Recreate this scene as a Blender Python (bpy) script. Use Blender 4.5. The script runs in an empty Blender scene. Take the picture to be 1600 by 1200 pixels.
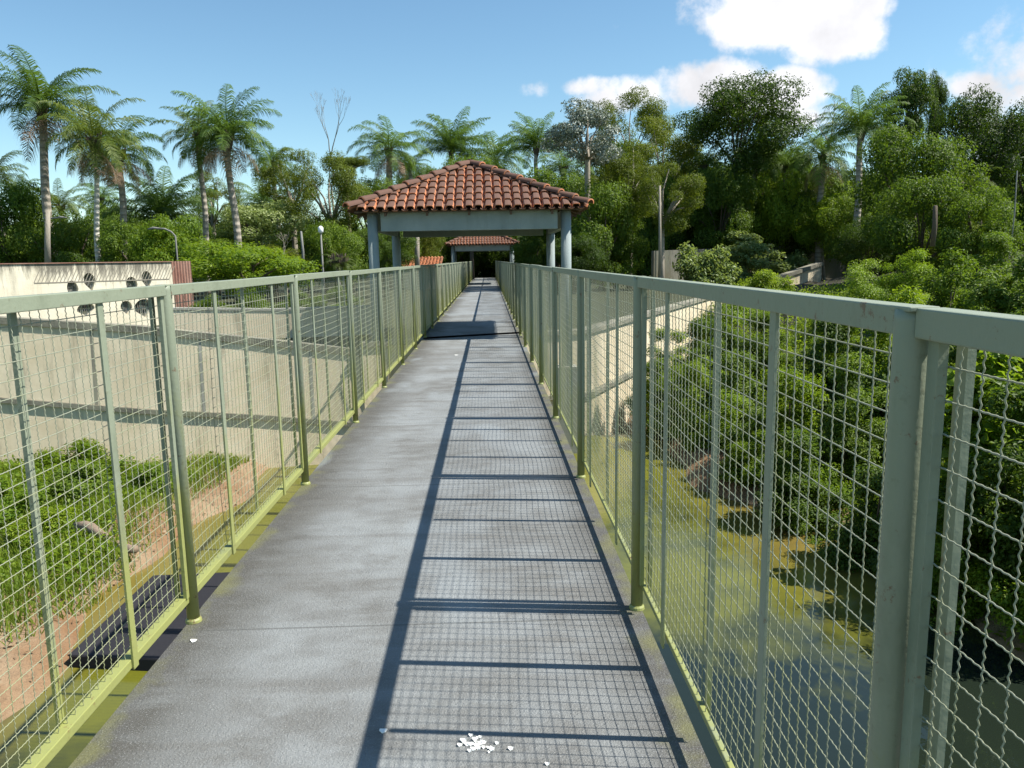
import bpy, math, random
import numpy as np
from mathutils import Vector, Matrix
S = bpy.context.scene
COL = S.collection
PI = math.pi
random.seed(7)

# ---------------------------------------------------------------- camera
CAM = Vector((0.357, 0.0, 1.58))
PITCH, YAW, ROLL, FPX = 0.1597, 0.0276, -0.0171, 1207.0
_f = Vector((math.sin(YAW)*math.cos(PITCH), math.cos(YAW)*math.cos(PITCH), -math.sin(PITCH)))
_r = Vector((math.cos(YAW), -math.sin(YAW), 0)); _u = _r.cross(_f)
AX = _r*math.cos(ROLL)+_u*math.sin(ROLL); AY = _u*math.cos(ROLL)-_r*math.sin(ROLL); AZ = _f
def ray(px, py): return AX*((px-800)/FPX)-AY*((py-600)/FPX)+AZ
def at(px, py, Y):
    d = ray(px, py); return CAM+d*(Y/d.y)
cd = bpy.data.cameras.new('camera'); cam = bpy.data.objects.new('camera', cd); COL.objects.link(cam)
cd.sensor_width = 36; cd.lens = 36*FPX/1600; cd.clip_start = 0.05; cd.clip_end = 2000
cam.matrix_world = Matrix.Translation(CAM) @ Matrix((AX, AY, -AZ)).transposed().to_4x4()
S.camera = cam

# ---------------------------------------------------------------- light
SUN = Vector((1.085, -0.12, 1.5)).normalized()
sd = bpy.data.lights.new('sun', 'SUN'); sd.energy = 4.9; sd.angle = math.radians(0.5); sd.color = (1, .95, .86)
so = bpy.data.objects.new('sun', sd); COL.objects.link(so); so.rotation_euler = SUN.to_track_quat('Z', 'Y').to_euler()
W = bpy.data.worlds.new('World'); S.world = W; W.use_nodes = True
def build_world():
    nt = W.node_tree; N = nt.nodes; L = nt.links; N.clear()
    out = N.new('ShaderNodeOutputWorld'); bg = N.new('ShaderNodeBackground'); sky = N.new('ShaderNodeTexSky')
    sky.sky_type = 'NISHITA'; sky.sun_disc = False; sky.sun_elevation = math.asin(SUN.z)
    sky.sun_rotation = math.atan2(SUN.x, SUN.y); sky.air_density = 1.0; sky.dust_density = .15; sky.ozone_density = 1.6
    bg.inputs[1].default_value = 0.085
    tc = N.new('ShaderNodeTexCoord')
    def vm(op, a, b=None):
        n = N.new('ShaderNodeVectorMath'); n.operation = op
        for i, v in enumerate((a, b)):
            if v is None: continue
            if hasattr(v, 'is_linked'): L.new(v, n.inputs[i])
            else: n.inputs[i].default_value = v
        return n
    def mt(op, a, b=0., c=0.):
        n = N.new('ShaderNodeMath'); n.operation = op
        for i, v in enumerate((a, b, c)):
            if hasattr(v, 'is_linked'): L.new(v, n.inputs[i])
            else: n.inputs[i].default_value = v
        return n.outputs[0]
    d = vm('NORMALIZE', tc.outputs['Generated']).outputs[0]
    nz = N.new('ShaderNodeTexNoise'); nz.inputs['Scale'].default_value = 15; nz.inputs['Detail'].default_value = 9; nz.inputs['Roughness'].default_value = .6
    L.new(d, nz.inputs['Vector'])
    tot = None
    # clouds: place in the sky, half width, half height in pixels, weight
    for px, py, w, h, k in ((1238, 2, 135, 60, .95), (1305, 55, 72, 36, .8), (1120, 18, 60, 36, .75), (985, 150, 85, 30, .95), (1105, 132, 90, 34, 1.), (1195, 150, 85, 36, .95),
                            (1250, 185, 60, 30, .6), (838, 138, 26, 16, .5), (1515, 138, 50, 24, .7), (965, 40, 35, 14, .3), (925, 135, 45, 18, .8), (1900, 100, 160, 60, .9), (2600, 0, 500, 160, 1)):
        c = ray(px, py).normalized(); rt = c.cross(Vector((0, 0, 1))).normalized(); up = rt.cross(c)
        q = vm('SUBTRACT', d, tuple(c)).outputs[0]
        a = mt('MULTIPLY', vm('DOT_PRODUCT', q, tuple(rt)).outputs['Value'], FPX/w)
        b = mt('MULTIPLY', vm('DOT_PRODUCT', q, tuple(up)).outputs['Value'], FPX/h)
        r2 = mt('ADD', mt('MULTIPLY', a, a), mt('MULTIPLY', b, b))
        fr = mt('GREATER_THAN', vm('DOT_PRODUCT', d, tuple(c)).outputs['Value'], 0.)
        m = mt('MULTIPLY', mt('MULTIPLY', mt('MAXIMUM', mt('SUBTRACT', 1., mt('MULTIPLY', r2, .55)), 0.), k), fr)
        tot = m if tot is None else mt('MAXIMUM', tot, m)
    dens = mt('ADD', tot, mt('MULTIPLY', mt('SUBTRACT', nz.outputs['Fac'], .5), 1.7))
    mr = N.new('ShaderNodeMapRange'); mr.interpolation_type = 'SMOOTHSTEP'; L.new(dens, mr.inputs[0]); mr.inputs[1].default_value = .34; mr.inputs[2].default_value = .8
    gate = N.new('ShaderNodeMapRange'); L.new(tot, gate.inputs[0]); gate.inputs[1].default_value = .02; gate.inputs[2].default_value = .25
    fac = mt('MULTIPLY', mr.outputs[0], gate.outputs[0])
    cr = N.new('ShaderNodeMapRange'); n2 = N.new('ShaderNodeTexNoise'); n2.inputs['Scale'].default_value = 7; n2.inputs['Detail'].default_value = 6; L.new(d, n2.inputs['Vector']); L.new(n2.outputs['Fac'], cr.inputs[0]); cr.inputs[1].default_value = .36; cr.inputs[2].default_value = .56; cr.inputs[3].default_value = 4.5; cr.inputs[4].default_value = 7.0
    cc = N.new('ShaderNodeCombineColor'); L.new(cr.outputs[0], cc.inputs[0]); L.new(cr.outputs[0], cc.inputs[1]); L.new(mt('MULTIPLY', cr.outputs[0], 1.04), cc.inputs[2])
    mx = N.new('ShaderNodeMix'); mx.data_type = 'RGBA'; L.new(fac, mx.inputs[0]); hs = N.new('ShaderNodeHueSaturation'); hs.inputs['Saturation'].default_value = 1.06; tn = N.new('ShaderNodeMix'); tn.data_type = 'RGBA'; tn.blend_type = 'MULTIPLY'; tn.inputs[0].default_value = 1; tn.inputs[7].default_value = (.95, 1.07, 1.03, 1); L.new(sky.outputs[0], tn.inputs[6]); L.new(tn.outputs[2], hs.inputs['Color']); L.new(hs.outputs[0], mx.inputs[6]); L.new(cc.outputs[0], mx.inputs[7])
    L.new(mx.outputs[2], bg.inputs[0]); L.new(bg.outputs[0], out.inputs[0])
build_world()
S.view_settings.view_transform = 'Standard'; S.view_settings.look = 'None'; S.view_settings.exposure = 0.9; S.view_settings.gamma = 1
S.render.engine = 'CYCLES'; S.cycles.max_bounces = 8; S.cycles.transparent_max_bounces = 8

# ---------------------------------------------------------------- materials
class NT:
    def __init__(s, name):
        s.m = bpy.data.materials.new(name); s.m.use_nodes = True; s.t = s.m.node_tree; s.N = s.t.nodes; s.L = s.t.links
        s.b = s.N['Principled BSDF']; s.tc = s.N.new('ShaderNodeTexCoord'); s.geo = s.N.new('ShaderNodeNewGeometry')
    def set(s, i, v):
        if hasattr(v, 'is_linked'): s.L.new(v, i)
        elif isinstance(v, (tuple, list)): i.default_value = tuple(v)+((1,) if len(v) == 3 and len(i.default_value) == 4 else ())
        else: i.default_value = v
    def noise(s, scale, detail=4, rough=.55, vec=None, stretch=None):
        v = vec or s.tc.outputs['Object']
        if stretch:
            mp = s.N.new('ShaderNodeMapping'); s.L.new(v, mp.inputs[0]); mp.inputs['Scale'].default_value = stretch; v = mp.outputs[0]
        n = s.N.new('ShaderNodeTexNoise'); s.L.new(v, n.inputs[0]); n.inputs['Scale'].default_value = scale; n.inputs['Detail'].default_value = detail; n.inputs['Roughness'].default_value = rough
        return n.outputs['Fac']
    def rng(s, v, a, b, c=0., d=1.):
        n = s.N.new('ShaderNodeMapRange'); s.set(n.inputs[0], v)
        for i, x in enumerate((a, b, c, d)): s.set(n.inputs[i+1], x)
        return n.outputs[0]
    def math(s, op, a, b=0.):
        n = s.N.new('ShaderNodeMath'); n.operation = op; s.set(n.inputs[0], a); s.set(n.inputs[1], b); return n.outputs[0]
    def mix(s, f, a, b):
        n = s.N.new('ShaderNodeMix'); n.data_type = 'RGBA'; s.set(n.inputs[0], f); s.set(n.inputs[6], a); s.set(n.inputs[7], b); return n.outputs[2]
    def xyz(s, v=None):
        n = s.N.new('ShaderNodeSeparateXYZ'); s.L.new(v or s.tc.outputs['Object'], n.inputs[0]); return n.outputs
    def col(s, c): s.set(s.b.inputs['Base Color'], c)
    def rough(s, r): s.set(s.b.inputs['Roughness'], r)
    def bump(s, h, dist=.01, strength=1.):
        n = s.N.new('ShaderNodeBump'); s.set(n.inputs['Height'], h); n.inputs['Distance'].default_value = dist; n.inputs['Strength'].default_value = strength
        s.L.new(n.outputs[0], s.b.inputs['Normal'])
def leafmat(name, c1, c2, trans=.3, rough=.45, obj=.35):
    n = NT(name)
    base = n.mix(n.geo.outputs['Random Per Island'], c1, c2)
    oi = n.N.new('ShaderNodeObjectInfo')
    hs = n.N.new('ShaderNodeHueSaturation'); n.L.new(base, hs.inputs['Color'])
    n.set(hs.inputs['Value'], n.rng(oi.outputs['Random'], 0, 1, 1-obj, 1+obj)); n.set(hs.inputs['Hue'], n.rng(oi.outputs['Random'], 0, 1, .51, .49))
    big = n.noise(.35, 2, .5, n.geo.outputs['Position'])
    c = n.mix(n.rng(big, .4, .62, 0, .45), hs.outputs[0], tuple(x*k for x, k in zip(c1, (.7, .85, .7))))
    n.col(c); n.rough(rough); n.set(n.b.inputs['Specular IOR Level'], .28)
    tr = n.N.new('ShaderNodeBsdfTranslucent'); n.set(tr.inputs[0], n.mix(.6, c, (c2[0]*1.3, c2[1]*1.4, c2[2]*.5)))
    ms = n.N.new('ShaderNodeMixShader'); ms.inputs[0].default_value = trans
    n.L.new(n.b.outputs[0], ms.inputs[1]); n.L.new(tr.outputs[0], ms.inputs[2]); n.L.new(ms.outputs[0], n.N['Material Output'].inputs[0])
    return n.m
def painted():
    n = NT('painted steel'); z = n.xyz(n.geo.outputs['Position'])
    nz = n.noise(9, 5, .65, n.geo.outputs['Position'], (1, 1, .25)); n2 = n.noise(45, 3, .6, n.geo.outputs['Position'])
    low = n.rng(z[2], .0, 1.35, .52, -.2)
    f = n.rng(n.math('ADD', n.math('ADD', nz, n.math('ADD', low, n.rng(z[0], -.5, .5, .10, -.03))), n.math('MULTIPLY', n2, .15)), .7, 1.0, 0, .92)
    c = n.mix(f, (.225, .255, .185), (.25, .265, .075)); c = n.mix(n.rng(n.noise(3.5, 6, .7, n.geo.outputs['Position'], (1, 1, .4)), .56, .7, 0, .5), c, (.13, .15, .10)); c = n.mix(n.rng(n.noise(20, 5, .75, n.geo.outputs['Position']), .62, .68, 0, .8), c, (.14, .07, .035)); c = n.mix(n.rng(n2, .62, .75, 0, .35), c, (.12, .11, .06))
    n.col(c); n.rough(.5); n.bump(n2, .0015); return n.m
def wiremat():
    n = NT('galvanised wire'); z = n.xyz(n.geo.outputs['Position']); nz = n.noise(7, 3, .6, n.geo.outputs['Position'])
    n.col(n.mix(n.rng(n.math('ADD', nz, n.rng(z[2], 0, 1.4, .35, 0)), .55, .85, 0, .7), (.29, .305, .225), (.29, .30, .14))); n.rough(.45); n.set(n.b.inputs['Metallic'], .15); return n.m
def deckmat():
    n = NT('worn painted concrete'); P = n.geo.outputs['Position']; z = n.xyz(P)
    a = n.noise(1.1, 7, .62, P, (1, .8, 1)); b = n.noise(5, 6, .7, P, (.6, 1.4, 1)); g = n.noise(160, 2, .7, P); g2 = n.noise(60, 3, .7, P)
    st = n.noise(2.2, 5, .6, P, (.35, 2.6, 1))
    c = n.mix(n.rng(a, .40, .60), (.125, .124, .116), (.20, .212, .214))
    c = n.mix(n.rng(b, .42, .62, 0, .5), c, (.235, .252, .255)); c = n.mix(n.rng(st, .52, .68, 0, .55), c, (.11, .105, .095))
    # damp dirt along both edges
    ed = n.math('ADD', n.math('MAXIMUM', n.rng(z[0], -.42, -.95, 0, 1), n.rng(z[0], .66, .97, 0, 1)), n.math('MULTIPLY', n.math('SUBTRACT', b, .5), 1.3))
    c = n.mix(n.rng(ed, .3, 1.0, 0, .85), c, (.05, .045, .036))
    c = n.mix(n.rng(g, .56, .70, 0, .42), c, (.40, .42, .42)); c = n.mix(n.rng(g2, .34, .24, 0, .7), c, (.04, .04, .04))
    # cross joints every 2.15 m and moss by the posts
    j = n.math('ABSOLUTE', n.math('SUBTRACT', n.math('FRACT', n.math('DIVIDE', n.math('ADD', z[1], .02), 2.15)), .5))
    c = n.mix(n.math('MULTIPLY', n.rng(j, .0045, .002), .55), c, (.06, .06, .055))
    c = n.mix(n.rng(n.math('ADD', n.rng(n.math('ABSOLUTE', z[0]), .84, .99, -.1, .2), n.noise(3.1, 5, .6, P)), .62, .8, 0, .5), c, (.16, .16, .04))
    pt = n.noise(.9, 3, .5, P, (1, .45, 1)); c = n.mix(n.rng(pt, .56, .60, 0, .35), c, (.27, .30, .315)); c = n.mix(n.rng(n.noise(1.7, 6, .7, P), .60, .66, 0, .35), c, (.095, .088, .075))
    n.col(c); n.rough(n.rng(b, .3, .7, .6, .85)); n.bump(n.math('ADD', g, n.math('MULTIPLY', g2, 1.5)), .006, .9); return n.m
def concrete(name, c1, c2, stain=.6, green=0., drip=None):
    n = NT(name); P = n.geo.outputs['Position']
    a = n.noise(1.3, 6, .65, P); b = n.noise(2.6, 6, .7, P, (1.6, 1.6, .22)); g = n.noise(40, 3, .7, P)
    c = n.mix(n.rng(a, .35, .65), c1, c2); c = n.mix(n.rng(b, .52, .72, 0, stain), c, (.09, .085, .06))
    if green: c = n.mix(n.rng(a, .55, .7, 0, green), c, (.12, .15, .05))
    if drip:
        zz = n.xyz(P)[2]; dn = n.noise(5.5, 6, .75, P, (1.8, 1.8, .16)); big = n.noise(.9, 3, .5, P)
        k = n.math('ADD', n.math('ADD', dn, n.math('MULTIPLY', big, .5)), n.rng(zz, drip[0], drip[1], -.25, .17)); c = n.mix(n.rng(k, .70, .88, 0, .85), c, (.07, .065, .05))
    n.col(c); n.rough(.9); n.bump(n.math('ADD', g, b), .01, .6); return n.m
def simple(name, c, rough=.7, var=.3, scale=8):
    n = NT(name); nz = n.noise(scale, 5, .6); n.col(n.mix(nz, tuple(x*(1-var) for x in c), tuple(x*(1+var) for x in c))); n.rough(rough); n.bump(nz, .005); return n.m
def tilemat():
    n = NT('weathered clay tile'); at_ = n.N.new('ShaderNodeAttribute'); at_.attribute_name = 'lichen_and_sun'
    nz = n.noise(14, 5, .7); rp = n.geo.outputs['Random Per Island']
    c = n.mix(rp, (.50, .165, .065), (.66, .26, .115)); c = n.mix(n.rng(nz, .5, .7, 0, .4), c, (.62, .40, .26))
    f = n.rng(n.math('ADD', n.math('MULTIPLY', at_.outputs['Fac'], 1.0), n.math('ADD', n.math('MULTIPLY', nz, .7), n.math('MULTIPLY', rp, .25))), .45, .78, 0, .9)
    n.col(n.mix(f, c, (.06, .037, .03))); n.rough(.85); n.bump(nz, .006); return n.m
def barkmat(name, c1, c2, ring=0):
    n = NT(name); P = n.tc.outputs['Object']; a = n.noise(6, 5, .65, P, (2, 2, .5)); c = n.mix(a, c1, c2)
    h = a
    if ring:
        z = n.xyz(P); s = n.math('SINE', n.math('MULTIPLY', z[2], ring)); c = n.mix(n.rng(s, .5, .95, 0, .5), c, tuple(x*.45 for x in c1)); h = n.math('ADD', a, n.math('MULTIPLY', s, .5))
    n.col(c); n.rough(.9); n.bump(h, .03); return n.m
def groundmat():
    n = NT('soil and turf'); P = n.geo.outputs['Position']; z = n.xyz(P)
    a = n.noise(.8, 6, .6, P); b = n.noise(9, 6, .7, P); g = n.noise(50, 3, .6, P)
    soil = n.mix(n.rng(a, .35, .6), (.22, .12, .055), (.31, .225, .14)); soil = n.mix(n.rng(b, .5, .7, 0, .7), soil, (.14, .09, .05))
    turf = n.mix(b, (.045, .07, .015), (.10, .14, .03))
    k = n.math('ADD', n.rng(n.math('ABSOLUTE', z[0]), 5.0, 6.6, -.4, .6), n.math('ADD', n.math('MULTIPLY', a, .8), n.rng(z[1], 13.0, 15.5, 0, -.3)))
    c = n.mix(n.rng(k, .3, .55), soil, turf); c = n.mix(n.rng(z[1], 19, 24), c, n.mix(b, (.02, .022, .01), (.05, .042, .022)))
    n.col(c); n.rough(.95); n.bump(n.math('ADD', b, g), .03); return n.m
def watermat():
    n = NT('algae pond water'); P = n.geo.outputs['Position']; z = n.xyz(P)
    a = n.noise(.55, 5, .6, P, (1, .6, 1)); b = n.noise(2.2, 4, .6, P)
    k = n.math('ADD', n.math('ADD', a, n.math('MULTIPLY', b, .4)), n.rng(z[1], 5.5, 9.0, -.55, .08)); k = n.math('ADD', k, n.rng(z[0], -1, 1, .35, 0))
    c = n.mix(n.rng(k, .46, .78), (.012, .018, .012), (.125, .128, .014)); c = n.mix(n.math('ADD', n.rng(z[0], -3.6, -4.5, 0, .6), n.math('MULTIPLY', n.rng(z[0], 3.4, 4.6, 0, .5), n.rng(z[1], 7.5, 10, 0, 1))), c, (.20, .12, .045))
    n.col(c); n.rough(n.rng(k, .4, .8, .02, .16)); n.set(n.b.inputs['IOR'], 1.33); n.set(n.b.inputs['Specular IOR Level'], .8); n.bump(n.noise(5, 3, .5, P), .008, .35); return n.m
M = dict(paint=painted(), wire=wiremat(), deck=deckmat(), ground=groundmat(), water=watermat(), tile=tilemat(),
         wall=concrete('lime washed wall', (.58, .485, .33), (.68, .59, .43), .55), coping=concrete('lichened concrete', (.13, .125, .10), (.30, .28, .21), .8, .35),
         side=concrete('bare concrete', (.26, .26, .22), (.36, .35, .30), .4), dwall=concrete('dark stained concrete', (.16, .16, .13), (.25, .24, .19), .7, .6),
         hut=concrete('cream render', (.62, .56, .42), (.72, .67, .53), .35, 0., (.9, 1.66)), pav=concrete('pale blue paint', (.215, .26, .26), (.28, .325, .325), .25),
         wood=simple('old timber', (.10, .06, .035)), black=simple('slab shadow black', (.014, .013, .017), .8, .3, 3), dark=simple('dark iron', (.02, .02, .02), .6),  # near-black of the pond-edge slab stands in for shade
         rust=concrete('rusty sheet', (.20, .085, .06), (.36, .22, .17), .5), line=simple('grey paint line', (.22, .2, .16)), white=simple('white lamp', (.75, .77, .78), .3, .05),
         grey=concrete('grey pole', (.15, .15, .14), (.24, .24, .22), .3), log=barkmat('dry log', (.13, .09, .06), (.30, .23, .17)), petal=simple('white petals', (.8, .8, .76), .6, .08),
         bark=barkmat('pale bark', (.20, .17, .13), (.36, .32, .26)), dbark=barkmat('dark bark', (.06, .045, .03), (.13, .10, .07)), palmbark=barkmat('palm bark', (.22, .19, .15), (.40, .36, .30), 22),
         whitebark=barkmat('pale palm bark', (.42, .39, .33), (.62, .58, .50), 30),
         palm=leafmat('palm leaf', (.036, .08, .016), (.135, .21, .04), .38, .55), palmy=leafmat('yellowish palm leaf', (.05, .085, .012), (.14, .18, .03), .35, .55), dead=leafmat('dead frond', (.17, .11, .07), (.34, .26, .18), .2, .8, .1),  # second palm leaf colour is a yellower green
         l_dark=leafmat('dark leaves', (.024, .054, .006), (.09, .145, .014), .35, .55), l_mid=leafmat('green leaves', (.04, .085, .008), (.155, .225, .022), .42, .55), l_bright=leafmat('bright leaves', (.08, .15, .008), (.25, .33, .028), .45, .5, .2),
         l_olive=leafmat('olive leaves', (.062, .09, .008), (.18, .215, .018), .36, .55, .15), l_silver=leafmat('silver leaves', (.10, .13, .10), (.36, .38, .34), .1, .4, .1), l_grey=leafmat('grey green leaves', (.09, .14, .03), (.32, .38, .16), .35, .45, .15),
         l_lime=leafmat('lime leaves', (.10, .17, .015), (.26, .36, .03), .4, .45, .1), grass=leafmat('grass', (.09, .15, .012), (.24, .30, .04), .4, .6, .1))

# ---------------------------------------------------------------- mesh helpers
class MB:
    def __init__(s): s.v = []; s.f = []; s.a = []
    def add(s, vs, fs, a=0.):
        o = len(s.v); s.v += [tuple(v) for v in vs]; s.f += [tuple(i+o for i in f) for f in fs]; s.a += [a]*len(vs) if not isinstance(a, (list, tuple)) else list(a)
    def box(s, x0, x1, y0, y1, z0, z1):
        s.add([(x, y, z) for z in (z0, z1) for y in (y0, y1) for x in (x0, x1)], [(0, 2, 3, 1), (4, 5, 7, 6), (0, 1, 5, 4), (2, 6, 7, 3), (0, 4, 6, 2), (1, 3, 7, 5)]); return s
    def tube(s, pts, rad, n=8, cap=True):
        pts = [Vector(p) for p in pts]; rads = rad if isinstance(rad, (list, tuple)) else [rad]*len(pts); vs = []; fs = []
        pv = None
        for i, p in enumerate(pts):
            d = (pts[min(i+1, len(pts)-1)]-pts[max(i-1, 0)]).normalized()
            if pv is None: a = d.orthogonal().normalized()
            else: a = (pv-d*pv.dot(d)).normalized()
            pv = a; b = d.cross(a)
            vs += [p+(a*math.cos(2*PI*k/n)+b*math.sin(2*PI*k/n))*rads[i] for k in range(n)]
        for i in range(len(pts)-1):
            for k in range(n): fs.append((i*n+k, i*n+(k+1) % n, (i+1)*n+(k+1) % n, (i+1)*n+k))
        if cap: fs += [tuple(range(n))[::-1], tuple((len(pts)-1)*n+k for k in range(n))]
        s.add(vs, fs); return s
    def mesh(s, name, mat, smooth=False, attr=None):
        m = bpy.data.meshes.new(name); m.from_pydata(s.v, [], s.f); m.materials.append(mat)
        if smooth: m.polygons.foreach_set('use_smooth', [True]*len(m.polygons))
        if attr: m.attributes.new(attr, 'FLOAT', 'POINT').data.foreach_set('value', s.a)
        m.update(); return m
def link(name, mesh, parent=None, loc=(0, 0, 0), rot=None, scale=None):
    o = bpy.data.objects.new(name, mesh); COL.objects.link(o); o.location = loc
    if rot: o.rotation_euler = rot
    if scale: o.scale = scale
    if parent: o.parent = parent
    return o
def part(name, mb, mat, parent=None, smooth=False, **k): return link(name, mb.mesh(name, mat, smooth), parent, **k)
def tag(o, label, cat, group=None):
    o['label'] = label; o['category'] = cat
    if group: o['group'] = group
    return o
def thing(name, label, cat, loc=(0, 0, 0), group=None): return tag(link(name, None, None, loc), label, cat, group)
def bevel(o, w=.004, seg=2):
    b = o.modifiers.new('bevel', 'BEVEL'); b.width = w; b.segments = seg; b.limit_method = 'ANGLE'; return o

# leaf clouds as one numpy mesh: each leaf is two triangles folded on the midrib
def leafmesh(name, mat, pos, out, L, Wd, rs, up=.4, droop=.15):
    n = len(pos); nrm = out+rs.normal(0, .55, (n, 3)); nrm[:, 2] += up; nrm /= np.linalg.norm(nrm, axis=1, keepdims=True)+1e-9
    t = rs.normal(0, 1, (n, 3)); t -= nrm*(t*nrm).sum(1, keepdims=True); t /= np.linalg.norm(t, axis=1, keepdims=True)+1e-9
    b = np.cross(nrm, t); l = (L*rs.uniform(.6, 1.25, n))[:, None]; w = (Wd*rs.uniform(.7, 1.2, n))[:, None]
    V = np.stack([pos-t*l*.5, pos+b*w*.5+nrm*w*.18, pos+t*l*.5-np.array([0, 0, 1])*l*droop, pos-b*w*.5+nrm*w*.18], 1).reshape(-1, 3)
    base = (np.arange(n)*4)[:, None]; F = np.concatenate([base+np.array([[0, 1, 2]]), base+np.array([[0, 2, 3]])], 1).reshape(-1)
    return fastmesh(name, mat, V, F, 3)
def fastmesh(name, mat, V, F, k):
    m = bpy.data.meshes.new(name); V = np.asarray(V, dtype=np.float32); F = np.asarray(F, dtype=np.int32); nf = len(F)//k
    m.vertices.add(len(V)); m.vertices.foreach_set('co', V.ravel()); m.loops.add(nf*k); m.loops.foreach_set('vertex_index', F.ravel())
    m.polygons.add(nf); m.polygons.foreach_set('loop_start', np.arange(nf, dtype=np.int32)*k); m.polygons.foreach_set('loop_total', np.full(nf, k, dtype=np.int32))
    m.materials.append(mat); m.update(calc_edges=True); return m

# ---------------------------------------------------------------- ground, water, terraces
def wallx(y): return 2.6+(y-17.3)*(12.7/26.0)          # the long wall on the right runs along this line
def smooth(t): t = min(1, max(0, t)); return t*t*(3-2*t)
def gh(x, y):
    w = .14*math.sin(x*1.7+y*.9)*math.sin(y*1.1-x*.4)+.05*math.sin(x*4.1+1)*math.sin(y*3.7)
    sh = .25*math.sin(y*.8)+.12*math.sin(y*2.3)
    if x < 0: h = -2.85+smooth((-x-3.6-sh)/.9)*.62+smooth((-x-5)/8)*.55
    else: h = -2.9+smooth((x-3.5-1.55*smooth((13.5-y)/5)-sh)/1.1)*.75+smooth((x-5.8)/6)*1.9+smooth((x-11)/20)*1.6
    if y > 40: h = min(h, -.15+max(0, (y-54))*.2)
    return h+w*smooth((abs(x)-3.6)/2)
def sheet(name, x0, x1, y0, y1, nx, ny, fn, mat):
    mb = MB(); xs = np.linspace(x0, x1, nx); ys = np.linspace(y0, y1, ny)
    mb.add([(x, y, fn(x, y)) for y in ys for x in xs], [(j*nx+i, j*nx+i+1, (j+1)*nx+i+1, (j+1)*nx+i) for j in range(ny-1) for i in range(nx-1)])
    o = part(name, mb, mat, None, True); o['kind'] = 'structure'; return o
sheet('ground', -24, 34, -6, 60, 146, 166, gh, M['ground'])
far = MB(); far.add([(-900, -900, -3.2), (900, -900, -3.2), (900, 900, -3.2), (-900, 900, -3.2)], [(0, 1, 2, 3)])
part('terrain', far, M['ground'])['kind'] = 'structure'
wt = MB(); wt.add([(-5.2, -8, -2.42), (5.6, -8, -2.42), (5.6, 17.2, -2.42), (2.6, 17.2, -2.42), (-2.2, 15.35, -2.42), (-5.2, 14.8, -2.42)], [(0, 1, 2, 3, 4, 5)])
part('pond_water', wt, M['water'])['kind'] = 'structure'

WL = [(-16.4, 12.63), (-13, 13.31), (-9.6, 13.99), (-6.2, 14.67), (-4.2, 15.07), (-2.2, 15.42)]
def lh(tab, x, y):          # height where the plan point meets a line of the wall read off in the photo
    t = [(at(px, py, 1.0)-CAM) for px, py in tab]; q = (x-CAM.x)/y
    xs = [v.x for v in t]; zs = [v.z for v in t]; return CAM.z+y*float(np.interp(q, xs, zs))
# terrace behind the walls
tr = MB(); back = [(x, y+.28) for x, y in WL]+[(2.3, 17.6)]+[(15.0, 43.6), (19.5, 46.3), (26, 52)]
pts = back+[(60, 90), (60, 220), (-120, 220), (-120, 22.6)]
tr.add([(x, y, -.02-(.1 if i < 10 else 0)) for i, (x, y) in enumerate(pts)], [tuple(range(len(pts)))[::-1]])
part('terrace_ground', tr, simple('forest floor', (.035, .04, .015), .95, .4, 2))['kind'] = 'structure'

def ribbon(mb, pl, z0s, z1s, t0, t1, lean=0.):
    """vertical wall band along plan polyline pl: front offset t0, back offset t1 (metres, back is +normal)"""
    n = len(pl); nr = []
    for i in range(n):
        a = Vector(pl[max(i-1, 0)]); b = Vector(pl[min(i+1, n-1)]); d = (b-a).normalized(); nr.append(Vector((-d.y, d.x)))
    vs = []
    for i in range(n):
        p = Vector(pl[i]); f = p+nr[i]*t0; g = p+nr[i]*t1; fb = p+nr[i]*(t0-lean)
        vs += [(fb.x, fb.y, z0s[i]), (f.x, f.y, z1s[i]), (g.x, g.y, z1s[i]), (g.x, g.y, z0s[i])]
    fs = [(0, 1, 2, 3), tuple((n-1)*4+k for k in (3, 2, 1, 0))]
    for i in range(n-1):
        for k in range(4): a = i*4+k; b = i*4+(k+1) % 4; fs.append((a, a+4, b+4, b))
    mb.add(vs, fs)
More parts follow.
